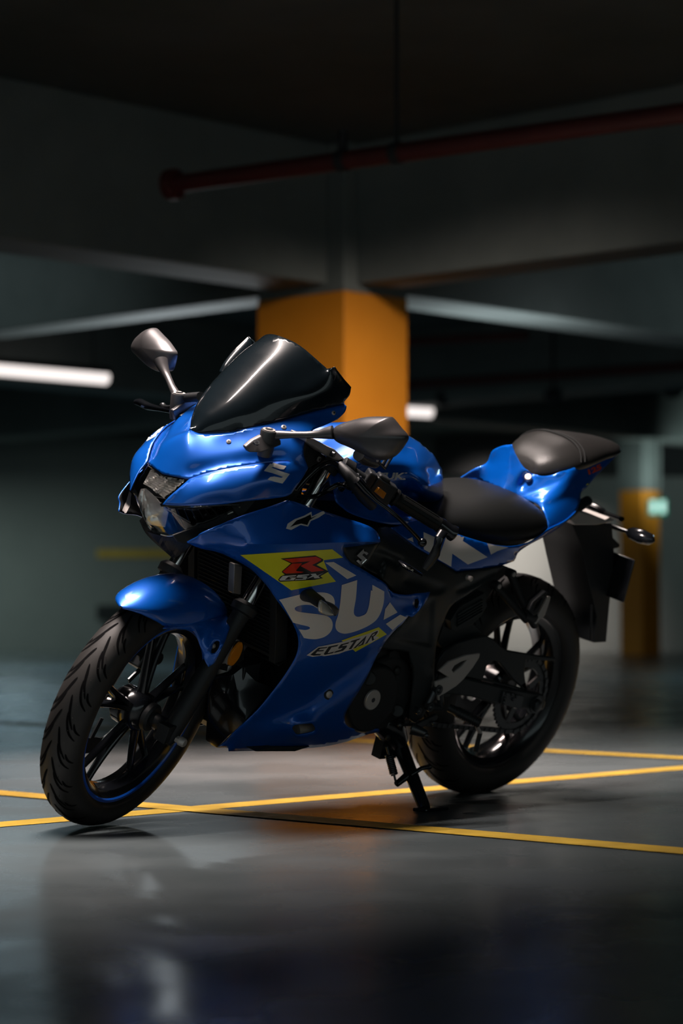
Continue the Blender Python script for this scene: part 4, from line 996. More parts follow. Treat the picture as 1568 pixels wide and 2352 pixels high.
# ================================================================== mirrors
def mirror_arm(sg):
    f = lambda p: np.asarray(p)*[1, sg, 1]
    mb = MB()
    if sg > 0:
        piv = B(615, 1002, .151); P = [B(*Q('c2', p)[0], y) for p, y in (((200, 262), .152), ((260, 258), .165), ((340, 258), .19), ((430, 258), .215), ((500, 255), .235), ((545, 248), .25), ((585, 243), .262))]
    else:
        piv = B(410, 918, -.151); P = [B(*Q('n3', p)[0], y) for p, y in (((930, 1400), -.152), ((890, 1290), -.165), ((820, 1160), -.19), ((760, 1020), -.215), ((700, 900), -.235), ((650, 790), -.25), ((620, 690), -.262))]
    g = lambda p: p
    mb.tube(P, [.013, .0115, .009, .009, .011, .015, .018], n=20, fr=g, flat=.85)
    up = np.array([.12, sg*.05, .99]); up /= np.linalg.norm(up)
    mb.tube([piv-up*.045, piv-up*.03, piv+up*.010, piv+up*.014], [.016, .018, .0185, .017], n=28)
    arm = mb.build('mirror', ['grey'], bike, smooth=40)
    arm['label'] = 'near mirror' if sg > 0 else 'far mirror'
    mb = MB(); t = piv+up*.0142
    mb.tube([t, t+up*.002], .014, n=28); mb.tube([t+up*.001, t+up*.0035], .0085, n=24, mi=1); mb.tube([t+up*.002, t+up*.005], .005, n=20)
    mb.build('pivot_cap', ['alu', 'steel'], arm)
    # base foot on the cowl
    mb = MB()
    if sg > 0:
        plate(mb, Q('c1', (845, 800), (890, 762), (940, 735), (1000, 720), (1060, 760), (1062, 790), (1000, 815), (940, 835), (870, 835)), .158, .012, Yf=Q('c1', (845, 800, .152), (870, 835, .160), (1060, 775, .170), (950, 735, .150), (1000, 815, .175)))
    else:
        plate(mb, Q('n3', (840, 1590), (900, 1560), (1060, 1430), (1230, 1415), (1280, 1460), (1240, 1530), (1060, 1700), (950, 1780), (900, 1770)), -.13, .012)
    foot = mb.build('mirror_foot', ['grey'], arm, smooth=30, bevel=.003)
    mb = MB()
    if sg > 0: p = B(*Q('c1', (908, 778))[0], .160); nn = np.array([.25, .5, .8])
    else: p = B(*Q('n3', (990, 1670))[0], -.128); nn = np.array([.5, .2, .8])
    nn /= np.linalg.norm(nn)
    mb.tube([p, p+nn*.004], .0075, n=20); mb.tube([p+nn*.003, p+nn*.0046], .004, n=6, mi=1); mb.build('foot_bolt', ['steel', 'ink'], arm)
    # head: domed shell from its outline, mirror plate on the rear
    if sg > 0:
        O = Q('c2', (588, 243), (600, 212), (640, 190), (720, 165), (800, 150), (910, 150), (940, 160), (985, 215), (1028, 268), (1010, 315), (960, 378), (900, 408), (850, 408), (770, 375), (690, 335), (630, 310), (596, 282))
        c0 = (800, 268)
    else:
        O = Q('n3', (480, 100), (520, 125), (620, 230), (730, 345), (820, 470), (862, 540), (860, 620), (820, 790), (780, 870), (700, 880), (570, 890), (400, 770), (250, 620), (185, 560), (155, 480), (165, 400), (230, 280), (330, 180), (420, 120))
        c0 = (520, 420)
    O = cr(list(O)+[O[0]], 4)[:-1]
    # mirror head plane: through head centre, its normal points forward, slightly outward
    Cn = np.array([1.118, sg*.345, 1.012]) if sg > 0 else B(*Q('n3', (520, 470))[0], -.352)
    nrm = np.array([.93, sg*.28, .05]); nrm = np.array([.95, sg*.15, -.05]); nrm /= np.linalg.norm(nrm)
    if sg > 0: Cn = B(*Q('c2', (800, 275))[0], .34)
    def onp(px, py, off=0):
        r = M.T @ ray(px, py); t_ = ((Cn - OB) @ nrm)/(r @ nrm); return OB + r*t_
    rim_ = [onp(p[0], p[1]) for p in O]; ctr = sum(rim_)/len(rim_); rings = []
    for t, dep in ((1.0, -.012), (1.0, .0), (.975, .008), (.92, .018), (.80, .030), (.62, .040), (.42, .046), (.2, .049), (.05, .050)):
        # bulge is laid along the normal; outline shrinks toward the centre
        rings.append([ctr + (p-ctr)*t + nrm*dep*.75 for p in rim_])
    mb = MB(); mb.loft(rings); 
    mb.build('mirror_head', ['grey'], arm, smooth=50)
    mb = MB(); mb.loft([[ctr + (p-ctr)*.93 - nrm*.0092 for p in rim_], [ctr + (p-ctr)*.93 - nrm*.0105 for p in rim_]]); mb.build('mirror_glass', ['chrome'], arm, smooth=30)
mirror_arm(1); mirror_arm(-1)
# front indicator on the near fairing (and its twin)
mb = MB()
P = [B(*Q('q1', p)[0], y) for p, y in (((10, 590), .205), ((40, 610), .222), ((100, 640), .245), ((170, 690), .27), ((200, 720), .285))]
mb.tube(P, [.024, .020, .0165, .016, .013], n=20, flat=.8)
for p in P: pass
ind = mb.build('indicator', ['black'], bike, smooth=45)
mb = MB()
a_, b_ = B(*Q('q1', (185, 690))[0], .280), B(*Q('q1', (405, 790))[0], .298)
O = cr(Q('q1', (175, 680), (200, 670), (260, 710), (320, 790), (345, 840), (325, 862), (250, 855), (185, 830), (158, 790), (160, 730), (175, 680)), 4)[:-1]
def dome(mb, O, Y, dep, d=np.array([.6, .8, 0]), mi=0):
    rm = [B(p[0], p[1], Y) for p in O]; ct = sum(rm)/len(rm)
    mb.loft([[ct + (p-ct)*t + d*dd for p in rm] for t, dd in ((.96, -dep*.8), (1, 0), (.93, dep*.5), (.75, dep*.85), (.4, dep), (.05, dep*1.02))], mi=mi)
dome(mb, O, .295, .008)
mb.build('indicator_lens', ['smoke'], ind, smooth=60)
mb = MB(); O = cr(Q('q1', (200, 668), (270, 690), (350, 725), (400, 770), (408, 795), (385, 850), (350, 860), (330, 800), (270, 720), (200, 668)), 4)[:-1]
dome(mb, O, .285, .008); mb.build('indicator_shell', ['grey'], ind, smooth=60)
for sgx in (-1,):
    for ch in [ind] + list(ind.children):
        me2 = ch.data.copy()
        for v in me2.vertices: v.co.y *= -1
        me2.flip_normals(); o2 = bpy.data.objects.new(ch.name.split('.')[0], me2); COL.objects.link(o2)
        if ch == ind: ind2 = o2; o2.parent = bike; o2['label'] = 'far front indicator'
        else: o2.parent = ind2
# fairing fasteners
mb = MB()
for c_, p, y, r in (('c1', (745, 770), .10, .0055), ('c1', (1075, 683), .146, .006), ('c1', (1373, 597), .148, .005)):
    h_ = hit(*Q(c_, p)[0], ['cowl']); q = np.array(h_[0]); n_ = np.array(h_[1]); n_ = n_ if n_ @ (OB-q) > 0 else -n_
    mb.tube([q-n_*.001, q+n_*.0015, q+n_*.003], [r, r, r*.6], n=20); mb.tube([q+n_*.0028, q+n_*.0034], r*.45, n=6, mi=1)
mb.build('cowl_screw', ['alu', 'ink'], bike)
mb = MB(); 
for (p, r) in (((770, 980), .0085),):
    h_ = hit(*Q('c5', p)[0], FK); q = np.array(h_[0]); n_ = np.array(h_[1]); n_ = n_ if n_ @ (OB-q) > 0 else -n_
    mb.tube([q-n_*.001, q+n_*.001], r*1.5, n=24, mi=1); mb.tube([q, q+n_*.003, q+n_*.005], [r, r, r*.5], n=20)
mb.build('fairing_bolt', ['alu', 'ink'], bike)
# ================================================================== engine, radiator, inner panels
mb = MB()
def slab(pts, y0, y1): plate(mb, pts, y1, y1-y0)
# cylinder + crankcase core (behind the fairing, visible in its cut-outs)
mb.box((.74, -.01, .36), (.30, .22, .22)); mb.box((.86, -.01, .50), (.16, .20, .24), rot=[[.85, 0, .5], [0, 1, 0], [-.5, 0, .85]])
mb.tube([(.60, -.1, .43), (.60, .12, .43)], .085, n=32); mb.tube([(.66, -.1, .33), (.66, .11, .33)], .10, n=32)
for k in range(6): mb.box((.90+.012*k, 0, .45+.022*k), (.15, .215, .006), rot=[[.85, 0, .5], [0, 1, 0], [-.5, 0, .85]])
eng = mb.build('engine', ['engine'], bike, smooth=35, bevel=.004)
def face_disc(mb, px, py, Y, r, th, n=48, mi=0, rx=1.0):
    c = B(px, py, Y); mb.tube([c-np.array([0, .02, 0]), c+np.array([0, th*.4, 0]), c+np.array([0, th, 0])], [r, r, r*.93], n=n, mi=mi)
mb = MB()
cc = Q('c6', (178, 790))[0]
face_disc(mb, *cc, .135, .088, .016); face_disc(mb, *Q('c6', (255, 760))[0], .12, .10, .012)
mb.tube([B(*Q('c6', (175, 675))[0], .13), B(*Q('c6', (175, 675))[0], .152)], .018, n=24)
mb.tube([B(*Q('c6', (345, 870))[0], .12), B(*Q('c6', (345, 870))[0], .14)], .016, n=20)
ac = mb.build('alternator_cover', ['engine'], bike, smooth=35, bevel=.003)
mb = MB(); c = B(*Q('c6', (190, 800))[0], .152)
mb.tube([c, c+np.array([0, .005, 0]), c+np.array([0, .0065, 0])], [.026, .026, .024], n=40); mb.tube([c, c+np.array([0, .0069, 0])], .006, n=16, mi=1)
mb.build('timing_plug', ['alu', 'ink'], ac)
mb = MB()
plate(mb, Q('c6', (300, 520), (345, 510), (385, 620), (375, 660), (345, 680), (325, 620), (300, 570)), .13, .03, smooth=True)
plate(mb, Q('c6', (290, 640), (420, 560), (440, 700), (425, 850), (380, 950), (300, 960), (255, 900)), .11, .05)
for (x, y, r) in ((345, 630, .012), (455, 862, .007), (310, 870, .01), (290, 1030, .008)):
    mb.ball(B(*Q('c6', (x, y))[0], .135), r, sc=(1, .6, 1))
mb.build('sprocket_cover', ['engine'], bike, smooth=35, bevel=.004)
# radiator and inner front panels
mb = MB()
RX = np.array([.94, 0, .34]); 
mb.box((1.04, 0, .565), (.028, .27, .25), rot=[[.96, 0, .28], [0, 1, 0], [-.28, 0, .96]])
for k in range(26):
    z = .45 + .0095*k; x = 1.057 + (z-.565)*.29
    mb.box((x, 0, z), (.006, .25, .0018))
for sg in (1, -1): mb.box((1.046, sg*.142, .565), (.036, .022, .26), rot=[[.96, 0, .28], [0, 1, 0], [-.28, 0, .96]])
mb.build('radiator', ['black'], bike, smooth=30, bevel=.002)
mb = MB()
plate(mb, Q('n8', (865, 240), (945, 255), (930, 555), (850, 540)), .04, .02)
mb.build('horn_bracket', ['alu'], bike, smooth=30, bevel=.004)
mb = MB()   # lower black inner shell between the side panels, closed to the front
sec = [(1.040, .40, .075), (1.040, .36, .08), (1.035, .28, .085), (1.03, .235, .08), (1.0, .212, .09), (.98, .205, .115), (.85, .20, .118)]
mb.loft([[(x, -w, z), (x-.0, -w*.5, z), (x, w*.5, z), (x, w, z), (x-.05, w, z+.01), (x-.05, -w, z+.01)] for x, z, w in sec])
mb.build('belly_pan', ['black'], bike, smooth=30, bevel=.002)
mb = MB()
plate(mb, Q('c5', (85, 900), (80, 1010), (66, 1270), (100, 1300), (165, 1232), (270, 1142), (380, 1010), (430, 940), (330, 900), (250, 820), (200, 860), (130, 880)), .03, .02, Yf=Q('c5', (85, 900, .02), (66, 1270, .03), (270, 1142, .125), (430, 940, .12), (200, 860, .06)))
mb.build('inner_panel', ['gloss'], bike, smooth=30)
mb = MB()  # exhaust header glimpsed in the belly slot and behind the radiator
mb.tube(cr([(.93, 0, .50), (1.02, .01, .42), (1.03, .02, .33), (.96, .03, .26), (.82, .03, .25), (.6, -.02, .24), (.45, -.07, .25)], 6), .021, n=20)
mb.tube([B(*Q('c5', (560, 1200))[0], .11), B(*Q('c5', (660, 1190))[0], .11)], .022, n=20)
mb.build('exhaust_pipe', ['alu'], bike, smooth=50)
mb = MB()  # black panel under the headlight and between cowl and side fairing
NP = [Q('n1', (240, 775), (300, 800), (390, 822), (500, 832), (570, 818), (700, 755), (880, 690), (980, 645), (1100, 590), (1150, 550), (1300, 520), (1500, 488), (1570, 490))]
PN = Q('n1', (500, 822, .098), (700, 748, .112), (880, 680, .122), (1000, 600, .128), (1000, 520, .13), (1300, 440, .17), (1520, 400, .18), (1640, 420, .18), (1600, 500, .178), (1380, 560, .17), (1100, 670, .15), (900, 760, .135), (700, 850, .11), (600, 895, .10), (540, 880, .095))
plate(mb, PN, .1, .004, Yf=PN)
mb.build('nose_inner_panel', ['black'], bike, smooth=30)
mb = MB()  # keel below the lamp: two faces meeting on the centre line
patch(mb, [[(338, 1221, 0), (352, 1226, .008), (372, 1231, .02), (392, 1234, .037), (415, 1230, .06), (449, 1214, .088), (480, 1203, .105)],
     [(480, 1203, .105), (470, 1235, .10), (440, 1250, .09)], [(440, 1250, .09), (420, 1268, .06), (398, 1284, .0)], [(398, 1284, 0), (385, 1272, 0), (360, 1245, 0), (338, 1221, 0)]], [], g=8, mirror=True)
mb.build('nose_keel', ['black'], bike, smooth=0, solid=.004)
# frame spars and inner mass that block the view through the bike
mb = MB()
for sg in (1, -1):
    mb.tube([(1.02, sg*.05, .82), (.85, sg*.11, .72), (.62, sg*.13, .58), (.47, sg*.115, .45), (.42, sg*.11, .33), (.44, sg*.10, .26)], [.03, .032, .032, .034, .036, .025], n=16, flat=.6)
    mb.tube([(.62, sg*.10, .66), (.3, sg*.10, .69), (.0, sg*.08, .80), (-.12, sg*.06, .84)], [.018, .018, .016, .014], n=12)
mb.box((.72, 0, .66), (.32, .22, .20)); mb.box((.45, 0, .62), (.26, .18, .18))
mb.box((1.02, 0, .84), (.10, .12, .20)); mb.box((.96, -.05, .88), (.05, .26, .07))
mb.build('frame', ['frame'], bike, smooth=35, bevel=.004)
mb = MB()
mb.tube([(.36, -.05, .66), (.40, -.05, .40)], .03, n=20)
for k in range(9): mb.tube([(.365+.004*k, -.05, .63-.022*k), (.366+.004*k, -.05, .621-.022*k)], .038, n=20)
mb.build('shock_absorber', ['steel'], bike)
# ---- swing arm with chain guard
mb = MB()
plate(mb, Q('c6', (590, 640), (700, 655), (1000, 730), (1228, 775), (1240, 820), (1225, 868), (1120, 862), (1090, 862), (970, 830), (940, 832), (800, 790), (610, 765), (570, 700)), .128, .03)
plate(mb, Q('c6', (590, 640), (700, 655), (1000, 730), (1228, 775), (1240, 820), (1225, 868), (1120, 862), (970, 830), (800, 790), (610, 765)), -.105, .03)
mb.box((.36, 0, .36), (.07, .24, .08))
sa = mb.build('swing_arm', ['frame'], bike, smooth=30, bevel=.006)
mb = MB()
plate(mb, Q('c6', (575, 640), (600, 560), (630, 515), (700, 465), (800, 435), (880, 418), (925, 440), (965, 480), (1010, 508), (1200, 540), (1295, 552), (1290, 572), (1120, 562), (1110, 640), (1125, 765), (1060, 745), (870, 690), (700, 655)), .122, .012,
      holes=[Q('c6', (865, 672), (885, 600), (925, 568), (960, 580), (1050, 690), (1100, 735), (980, 705))])
mb.build('chain_guard', ['frame'], sa, smooth=30, bevel=.003)
mb = MB(); plate(mb, Q('c6', (985, 752), (1108, 785), (1085, 862), (965, 825)), .133, .006)
for (x, y) in ((1003, 768), (1035, 770), (1060, 782), (990, 795), (1040, 800), (985, 818)): mb.ball(B(*Q('c6', (x, y))[0], .134), .005, n=10)
mb.build('chain_adjuster', ['steel'], sa, smooth=30, bevel=.001)
mb = MB(); c = B(*Q('c6', (1172, 832))[0], .128)
mb.tube([c, c+np.array([0, .012, 0]), c+np.array([0, .016, 0])], [.018, .017, .010], n=6); mb.tube([c, c+np.array([0, .004, 0])], .023, n=28); mb.tube([c-np.array([0, .25, 0]), c], .009, n=16)
mb.build('axle_nut', ['steel'], sa)
# sprocket and chain
mb = MB(); n = 44; v = []; f = []; sc_ = (0, .088, .307)
for i in range(n*2):
    a = math.pi*i/n; ro = .098 if i % 2 else .104
    for r, yy in ((.078, -.003), (.078, .003), (ro, .003), (ro, -.003)): v.append((r*math.cos(a), .088+yy, .307+r*math.sin(a)))
for i in range(n*2):
    j = (i+1) % (n*2)
    for k in range(4): f.append((i*4+k, i*4+(k+1) % 4, j*4+(k+1) % 4, j*4+k))
mb.add(v, f)
for i in range(5):
    a = 2*math.pi*i/5; mb.box((.06*math.cos(a), .088, .307+.06*math.sin(a)), (.045, .006, .018), rot=[[math.cos(a), 0, -math.sin(a)], [0, 1, 0], [math.sin(a), 0, math.cos(a)]])
spk = mb.build('sprocket', ['steel'], rw, smooth=30)
mb = MB(); 
path = [(.102*math.cos(a), .307+.102*math.sin(a)) for a in np.linspace(math.pi*.52, math.pi*1.48, 24)]
path += [(x, .205+(x)*.10) for x in np.linspace(.02, .56, 50)] 
path = [(x, .409 - (x)*.04) for x in np.linspace(.56, .0, 50)] + path
for i, (x, z) in enumerate(path[:-1]):
    x2, z2 = path[i+1]; mb.box(((x+x2)/2, .088, (z+z2)/2), (math.hypot(x2-x, z2-z)*1.02, .012 if i % 2 else .016, .011), rot=[[(x2-x), 0, -(z2-z)], [0, math.hypot(x2-x, z2-z), 0], [(z2-z), 0, (x2-x)]] / np.array(math.hypot(x2-x, z2-z)))
mb.build('chain', ['steel'], bike, smooth=0)
# ---- rider foot controls
mb = MB()
plate(mb, Q('c6', (597, 632), (655, 575), (760, 535), (843, 524), (838, 550), (800, 610), (745, 680), (700, 722), (622, 772), (612, 806), (592, 808), (585, 770), (572, 700), (580, 694), (652, 668)), .165, .007,
      holes=[Q('c6', (673, 625), (690, 598), (730, 575), (770, 562), (735, 602), (685, 640))])
hg = mb.build('heel_guard', ['alu'], bike, smooth=30, bevel=.002)
mb = MB()
for a, b, r in (((575, 735), (525, 840), .008), ((598, 770), (604, 850), .010), ((525, 840), (610, 850), .010)):
    mb.tube([B(*Q('c6', a)[0], .158), B(*Q('c6', b)[0], .158)], r, n=14)
for (x, y, r) in ((573, 735, .013), (525, 838, .012), (455, 862, .009)):
    p = B(*Q('c6', (x, y))[0], .155); mb.tube([p, p+np.array([0, .014, 0])], r, n=24); mb.ball(p+np.array([0, .014, 0]), r*.6, sc=(1, .5, 1))
mb.build('footrest_hanger', ['steel'], bike, smooth=40)
mb = MB()
p0, p1 = B(*Q('c6', (655, 850))[0], .17), B(*Q('c6', (845, 945))[0], .245)
d = (p1-p0); mb.tube([p0, p0+d*.2, p0+d*.24, p0+d*.97, p1], [.011, .011, .0125, .0125, .010], n=20)
for k in range(11): q = p0+d*(.28+.065*k); mb.tube([q, q+d*.03], .0142, n=20)
fp = mb.build('footrest', ['black'], bike, smooth=35)
mb = MB(); q0 = B(*Q('c6', (822, 962))[0], .235); q1 = B(*Q('c6', (842, 1002))[0], .235); q2_ = B(*Q('c6', (815, 1112))[0], .235)
mb.tube([q0, q1], .005, n=14)
mb.build('feeler_pin', ['alu'], fp)
mb = MB(); mb.tube([q1, q2_], .0062, n=14); mb.build('feeler_sleeve', ['black'], fp)
mb = MB(); plate(mb, Q('c6', (470, 945), (585, 888), (590, 912), (580, 928), (500, 968), (430, 985), (445, 962)), .165, .008); mb.build('shift_lever', ['steel'], bike, smooth=30, bevel=.002)
mb = MB(); mb.tube([B(*Q('c6', (358, 956))[0], .16), B(*Q('c6', (470, 950))[0], .16)], .0035, n=10); mb.ball(B(*Q('c6', (360, 955))[0], .16), .006)
mb.tube([B(*Q('c6', (430, 975))[0], .17), B(*Q('c6', (520, 1010))[0], .20)], [.016, .010], n=16); mb.ball(B(*Q('c6', (520, 1017))[0], .205), .007); mb.ball(B(*Q('c6', (563, 942))[0], .17), .005)
mb.build('shift_linkage', ['steel'], bike, smooth=40)
# ---- passenger footrest hanger
mb = MB()
A_ = B(*Q('c6', (1022, 42))[0], .13); A2 = B(*Q('c6', (935, 115))[0], .13); C_ = B(*Q('c6', (1150, 300))[0], .15)
mb.tube([A_, B(*Q('c6', (1130, 285))[0], .15)], [.011, .010], n=16); mb.tube([A2, B(*Q('c6', (1120, 325))[0], .15)], [.011, .010], n=16)
mb.tube([B(*Q('c6', (1110, 290))[0], .15), C_, B(*Q('c6', (1170, 360))[0], .15)], [.012, .017, .010], n=16)
for p in (A_, A2): mb.tube([p-np.array([0, .008, 0]), p+np.array([0, .012, 0])], .012, n=20)
ph = mb.build('passenger_hanger', ['black'], bike, smooth=40)
mb = MB()
for p in (A_, A2): mb.tube([p+np.array([0, .011, 0]), p+np.array([0, .0145, 0])], .006, n=20)
split_parts(mb.build('hanger_bolt', ['alu'], ph))
mb = MB()
plate(mb, Q('c6', (1135, 270), (1160, 215), (1235, 150), (1250, 155), (1248, 175), (1190, 285), (1165, 300)), .17, .02, holes=[Q('c6', (1168, 262), (1180, 225), (1215, 190), (1222, 196), (1200, 235))])
pg = mb.build('passenger_footrest', ['black'], bike, smooth=30, bevel=.003)
mb = MB(); plate(mb, Q('c6', (1190, 300), (1250, 182), (1266, 185), (1262, 205), (1232, 295), (1212, 318), (1208, 312), (1180, 350), (1172, 345), (1195, 310)), .165, .008); mb.build('footrest_plate', ['alu'], pg, smooth=30, bevel=.001)
# ---- side stand
foot = M.T @ (np.array(ground(975, 1866)) - T) if False else None
gp = ground(978, 1864); fl = M.T @ (gp - T)
piv = B(*Q('c6', (345, 1040))[0], .10)
mb = MB()
d = fl - piv; up = np.array([0, 1, 0])
mb.tube([piv, piv+d*.08, piv+d*.5, piv+d*.9, piv+d*.965], [.022, .0215, .019, .017, .015], n=18, flat=.75)
mb.tube([B(*Q('c6', (235, 930))[0], .10), B(*Q('c6', (300, 960))[0], .11), B(*Q('c6', (350, 1060))[0], .11), B(*Q('c6', (390, 1040))[0], .12)], [.03, .042, .030, .012], n=18)
mb.box(B(*Q('c6', (290, 1030))[0], .105), (.06, .03, .10))
tpos = piv + d*.62; 
mb.tube([B(*Q('c6', (425, 1255))[0], piv[1]+d[1]*.55), B(*Q('c6', (490, 1215))[0], piv[1]+d[1]*.58), B(*Q('c6', (535, 1205))[0], piv[1]+d[1]*.6)], [.006, .0055, .006], n=12); mb.ball(B(*Q('c6', (538, 1205))[0], piv[1]+d[1]*.6), .0072)
mb.tube([B(*Q('c6', (340, 1310))[0], piv[1]+d[1]*.5), B(*Q('c6', (400, 1262))[0], piv[1]+d[1]*.5)], [.008, .010], n=12)
stand = mb.build('side_stand', ['gloss'], bike, smooth=40)
mb = MB(); Rg = np.stack([M.T@np.array([hx, hy, 0]), M.T@np.array([lx, ly, 0]), M.T@np.array([0, 0, 1.])], 1)
mb.box(fl + M.T@np.array([0, 0, .005]) + Rg@np.array([-.018, .0, 0]), (.085, .045, .009), rot=Rg); mb.build('stand_foot', ['gloss'], stand, bevel=.003)
mb = MB(); s0 = B(*Q('c6', (282, 1085))[0], .16); s1 = B(*Q('c6', (340, 1310))[0], piv[1]+d[1]*.5); ds = s1-s0
u = np.cross(ds, [0, 1, 0]); u /= np.linalg.norm(u); w = np.cross(ds, u); w /= np.linalg.norm(w)
mb.tube([s0, s0+ds*.25], .003, n=8); mb.tube([s0+ds*.75, s1], .003, n=8)
hel = [s0+ds*(.22+.52*t) + (u*math.cos(t*2*math.pi*11)+w*math.sin(t*2*math.pi*11))*.0085 for t in np.linspace(0, 1, 150)]
mb.tube(hel, .0024, n=6); mb.build('stand_spring', ['gloss'], stand, smooth=60)
mb = MB(); mb.tube(cr([B(*Q('c6', (x, y))[0], .12) for x, y in ((395, 1045), (380, 1070), (350, 1085), (300, 1090))], 5), .005, n=10); mb.build('stand_switch', ['black'], stand)
# ================================================================== THE PLACE
def struct(name, mb, m, **k):
    o = mb.build(name, m, None, **k); o['kind'] = 'structure'; return o
def noisemat(name, c1, c2, rough, r2=None, scale=1.2, bump=.15, bdist=.01, coat=0.0, detail=6, stretch=(1, 1, 1)):
    m = bpy.data.materials.new(name); m.use_nodes = True; n = m.node_tree.nodes; l = m.node_tree.links; b = n['Principled BSDF']
    tc = n.new('ShaderNodeTexCoord'); mp = n.new('ShaderNodeMapping'); mp.inputs['Scale'].default_value = stretch; l.new(tc.outputs['Object'], mp.inputs[0])
    t1 = n.new('ShaderNodeTexNoise'); t1.inputs['Scale'].default_value = scale; t1.inputs['Detail'].default_value = detail; t1.inputs['Roughness'].default_value = .62; l.new(mp.outputs[0], t1.inputs[0])
    rp = n.new('ShaderNodeValToRGB'); rp.color_ramp.elements[0].position = .3; rp.color_ramp.elements[0].color = (*c1, 1); rp.color_ramp.elements[1].position = .7; rp.color_ramp.elements[1].color = (*c2, 1)
    l.new(t1.outputs[0], rp.inputs[0]); l.new(rp.outputs[0], b.inputs['Base Color'])
    t2 = n.new('ShaderNodeTexNoise'); t2.inputs['Scale'].default_value = scale*3.1; t2.inputs['Detail'].default_value = 4; l.new(mp.outputs[0], t2.inputs[0])
    mr = n.new('ShaderNodeMapRange'); mr.inputs[1].default_value = .35; mr.inputs[2].default_value = .65; mr.inputs[3].default_value = rough; mr.inputs[4].default_value = r2 or rough; l.new(t2.outputs[0], mr.inputs[0]); l.new(mr.outputs[0], b.inputs['Roughness'])
    bp = n.new('ShaderNodeBump'); bp.inputs['Strength'].default_value = bump; bp.inputs['Distance'].default_value = bdist; l.new(t2.outputs[0], bp.inputs['Height']); l.new(bp.outputs[0], b.inputs['Normal'])
    b.inputs['Coat Weight'].default_value = coat; b.inputs['Coat Roughness'].default_value = .22
    return m
MT['floor'] = noisemat('polished_concrete', (.062, .080, .086), (.100, .116, .120), .20, .34, scale=.9, bump=.03, bdist=.004)
MT['conc'] = noisemat('raw_concrete', (.095, .112, .106), (.16, .178, .168), .8, scale=1.1, bump=.2)
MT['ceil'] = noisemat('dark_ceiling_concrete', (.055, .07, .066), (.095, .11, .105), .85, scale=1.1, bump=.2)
MT['wallp'] = noisemat('painted_wall', (.16, .175, .165), (.21, .225, .21), .7, scale=.7, bump=.1)
MT['orange'] = noisemat('orange_column_paint', (.62, .215, .01), (.70, .255, .015), .55, scale=2.0, bump=.05)
MT['line'] = noisemat('yellow_floor_paint', (.40, .25, .02), (.58, .38, .035), .45, .6, scale=9, bump=.1, bdist=.002)
MT['pipe'] = noisemat('red_pipe_paint', (.05, .005, .004), (.075, .007, .005), .6, scale=4)
MT['dark'] = mat('matt_dark', (.012, .014, .015), .8)
MT['lit_soffit'] = mat('lamplit_soffit_grey', (.35, .37, .37), .45, .6)  # pale to imitate a beam soffit under lamplight
MT['tube'] = mat('fluorescent_tube', (.9, .9, .85), .4, emit=(1.0, .90, .86), es=1.15)
MT['exit'] = mat('exit_sign_face', (.8, .9, .85), .4, emit=(.6, 1.0, .88), es=1.0)
MT['exitg'] = mat('exit_sign_green', (.0, .35, .2), .4, emit=(.0, .8, .5), es=.12)
d_ = np.array([.7035, .7107, 0]); c__ = np.array([-.742, .6704, 0])      # grid directions of the hall (away right, away left)
def gp_(p, a=0, b=0, z=0): return np.array([p[0], p[1], 0]) + d_*a + c__*b + np.array([0, 0, z])
mb = MB(); mb.add([(-40, -6, 0), (40, -6, 0), (40, 44, 0), (-40, 44, 0)], [(0, 1, 2, 3)]); struct('floor', mb, 'floor', smooth=0)
ZC = 3.0; ZB = 2.24
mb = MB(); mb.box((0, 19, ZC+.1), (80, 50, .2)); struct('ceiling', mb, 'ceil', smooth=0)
mb = MB(); mb.box((0, 27.3, 1.5), (80, .3, 3.0)); struct('wall_back', mb, 'wallp', smooth=0)
mb = MB(); mb.box((-22, 19, 1.5), (.3, 50, 3.0)); struct('wall_left', mb, 'wallp', smooth=0)
mb = MB(); mb.box((22, 19, 1.5), (.3, 50, 3.0)); struct('wall_right', mb, 'wallp', smooth=0)
# column under the beam crossing
P0 = at(790, 645, 12.0)[:2]; WL, WR = .645, .495
def prism(mb, p, a0, a1, b0, b1, z0, z1, mi=0):
    q = [gp_(p, a0, b0), gp_(p, a1, b0), gp_(p, a1, b1), gp_(p, a0, b1)]
    mb.add([x+[0, 0, z0] for x in q] + [x+[0, 0, z1] for x in q], [(3, 2, 1, 0), (4, 5, 6, 7), (0, 1, 5, 4), (1, 2, 6, 5), (2, 3, 7, 6), (3, 0, 4, 7)], mi)
mb = MB(); prism(mb, P0, 0, WR, 0, WL, 0, ZB-.045)
col = mb.build('concrete_column', ['orange'], None, smooth=0, bevel=.003)
tag(col, 'orange painted square column under the beam crossing behind the motorcycle', 'column')
mb = MB(); prism(mb, P0, -.0, WR+.0, -.0, WL+.0, ZB-.045, ZC); cap = mb.build('column_head', ['conc'], col, smooth=0, bevel=.01)
# beams: two crossing lines
def beam(name, a0, a1, b0, b1, z0=ZB, z1=ZC, p=P0):
    mb = MB(); prism(mb, p, a0, a1, b0, b1, z0, z1); return struct(name, mb, 'conc', smooth=0, bevel=.01)
beam('trim_1', -14, -.0, .12, .52); beam('trim_2', WR, 17, .12, .52)
beam('trim_3', .10, .40, -14, 0); beam('trim_4', .10, .40, WL, 16)
beam('trim_5', -7, 18, 6.2, 6.7, ZB+.1); beam('trim_6', 6.5, 7.0, -12, 16, ZB+.1)
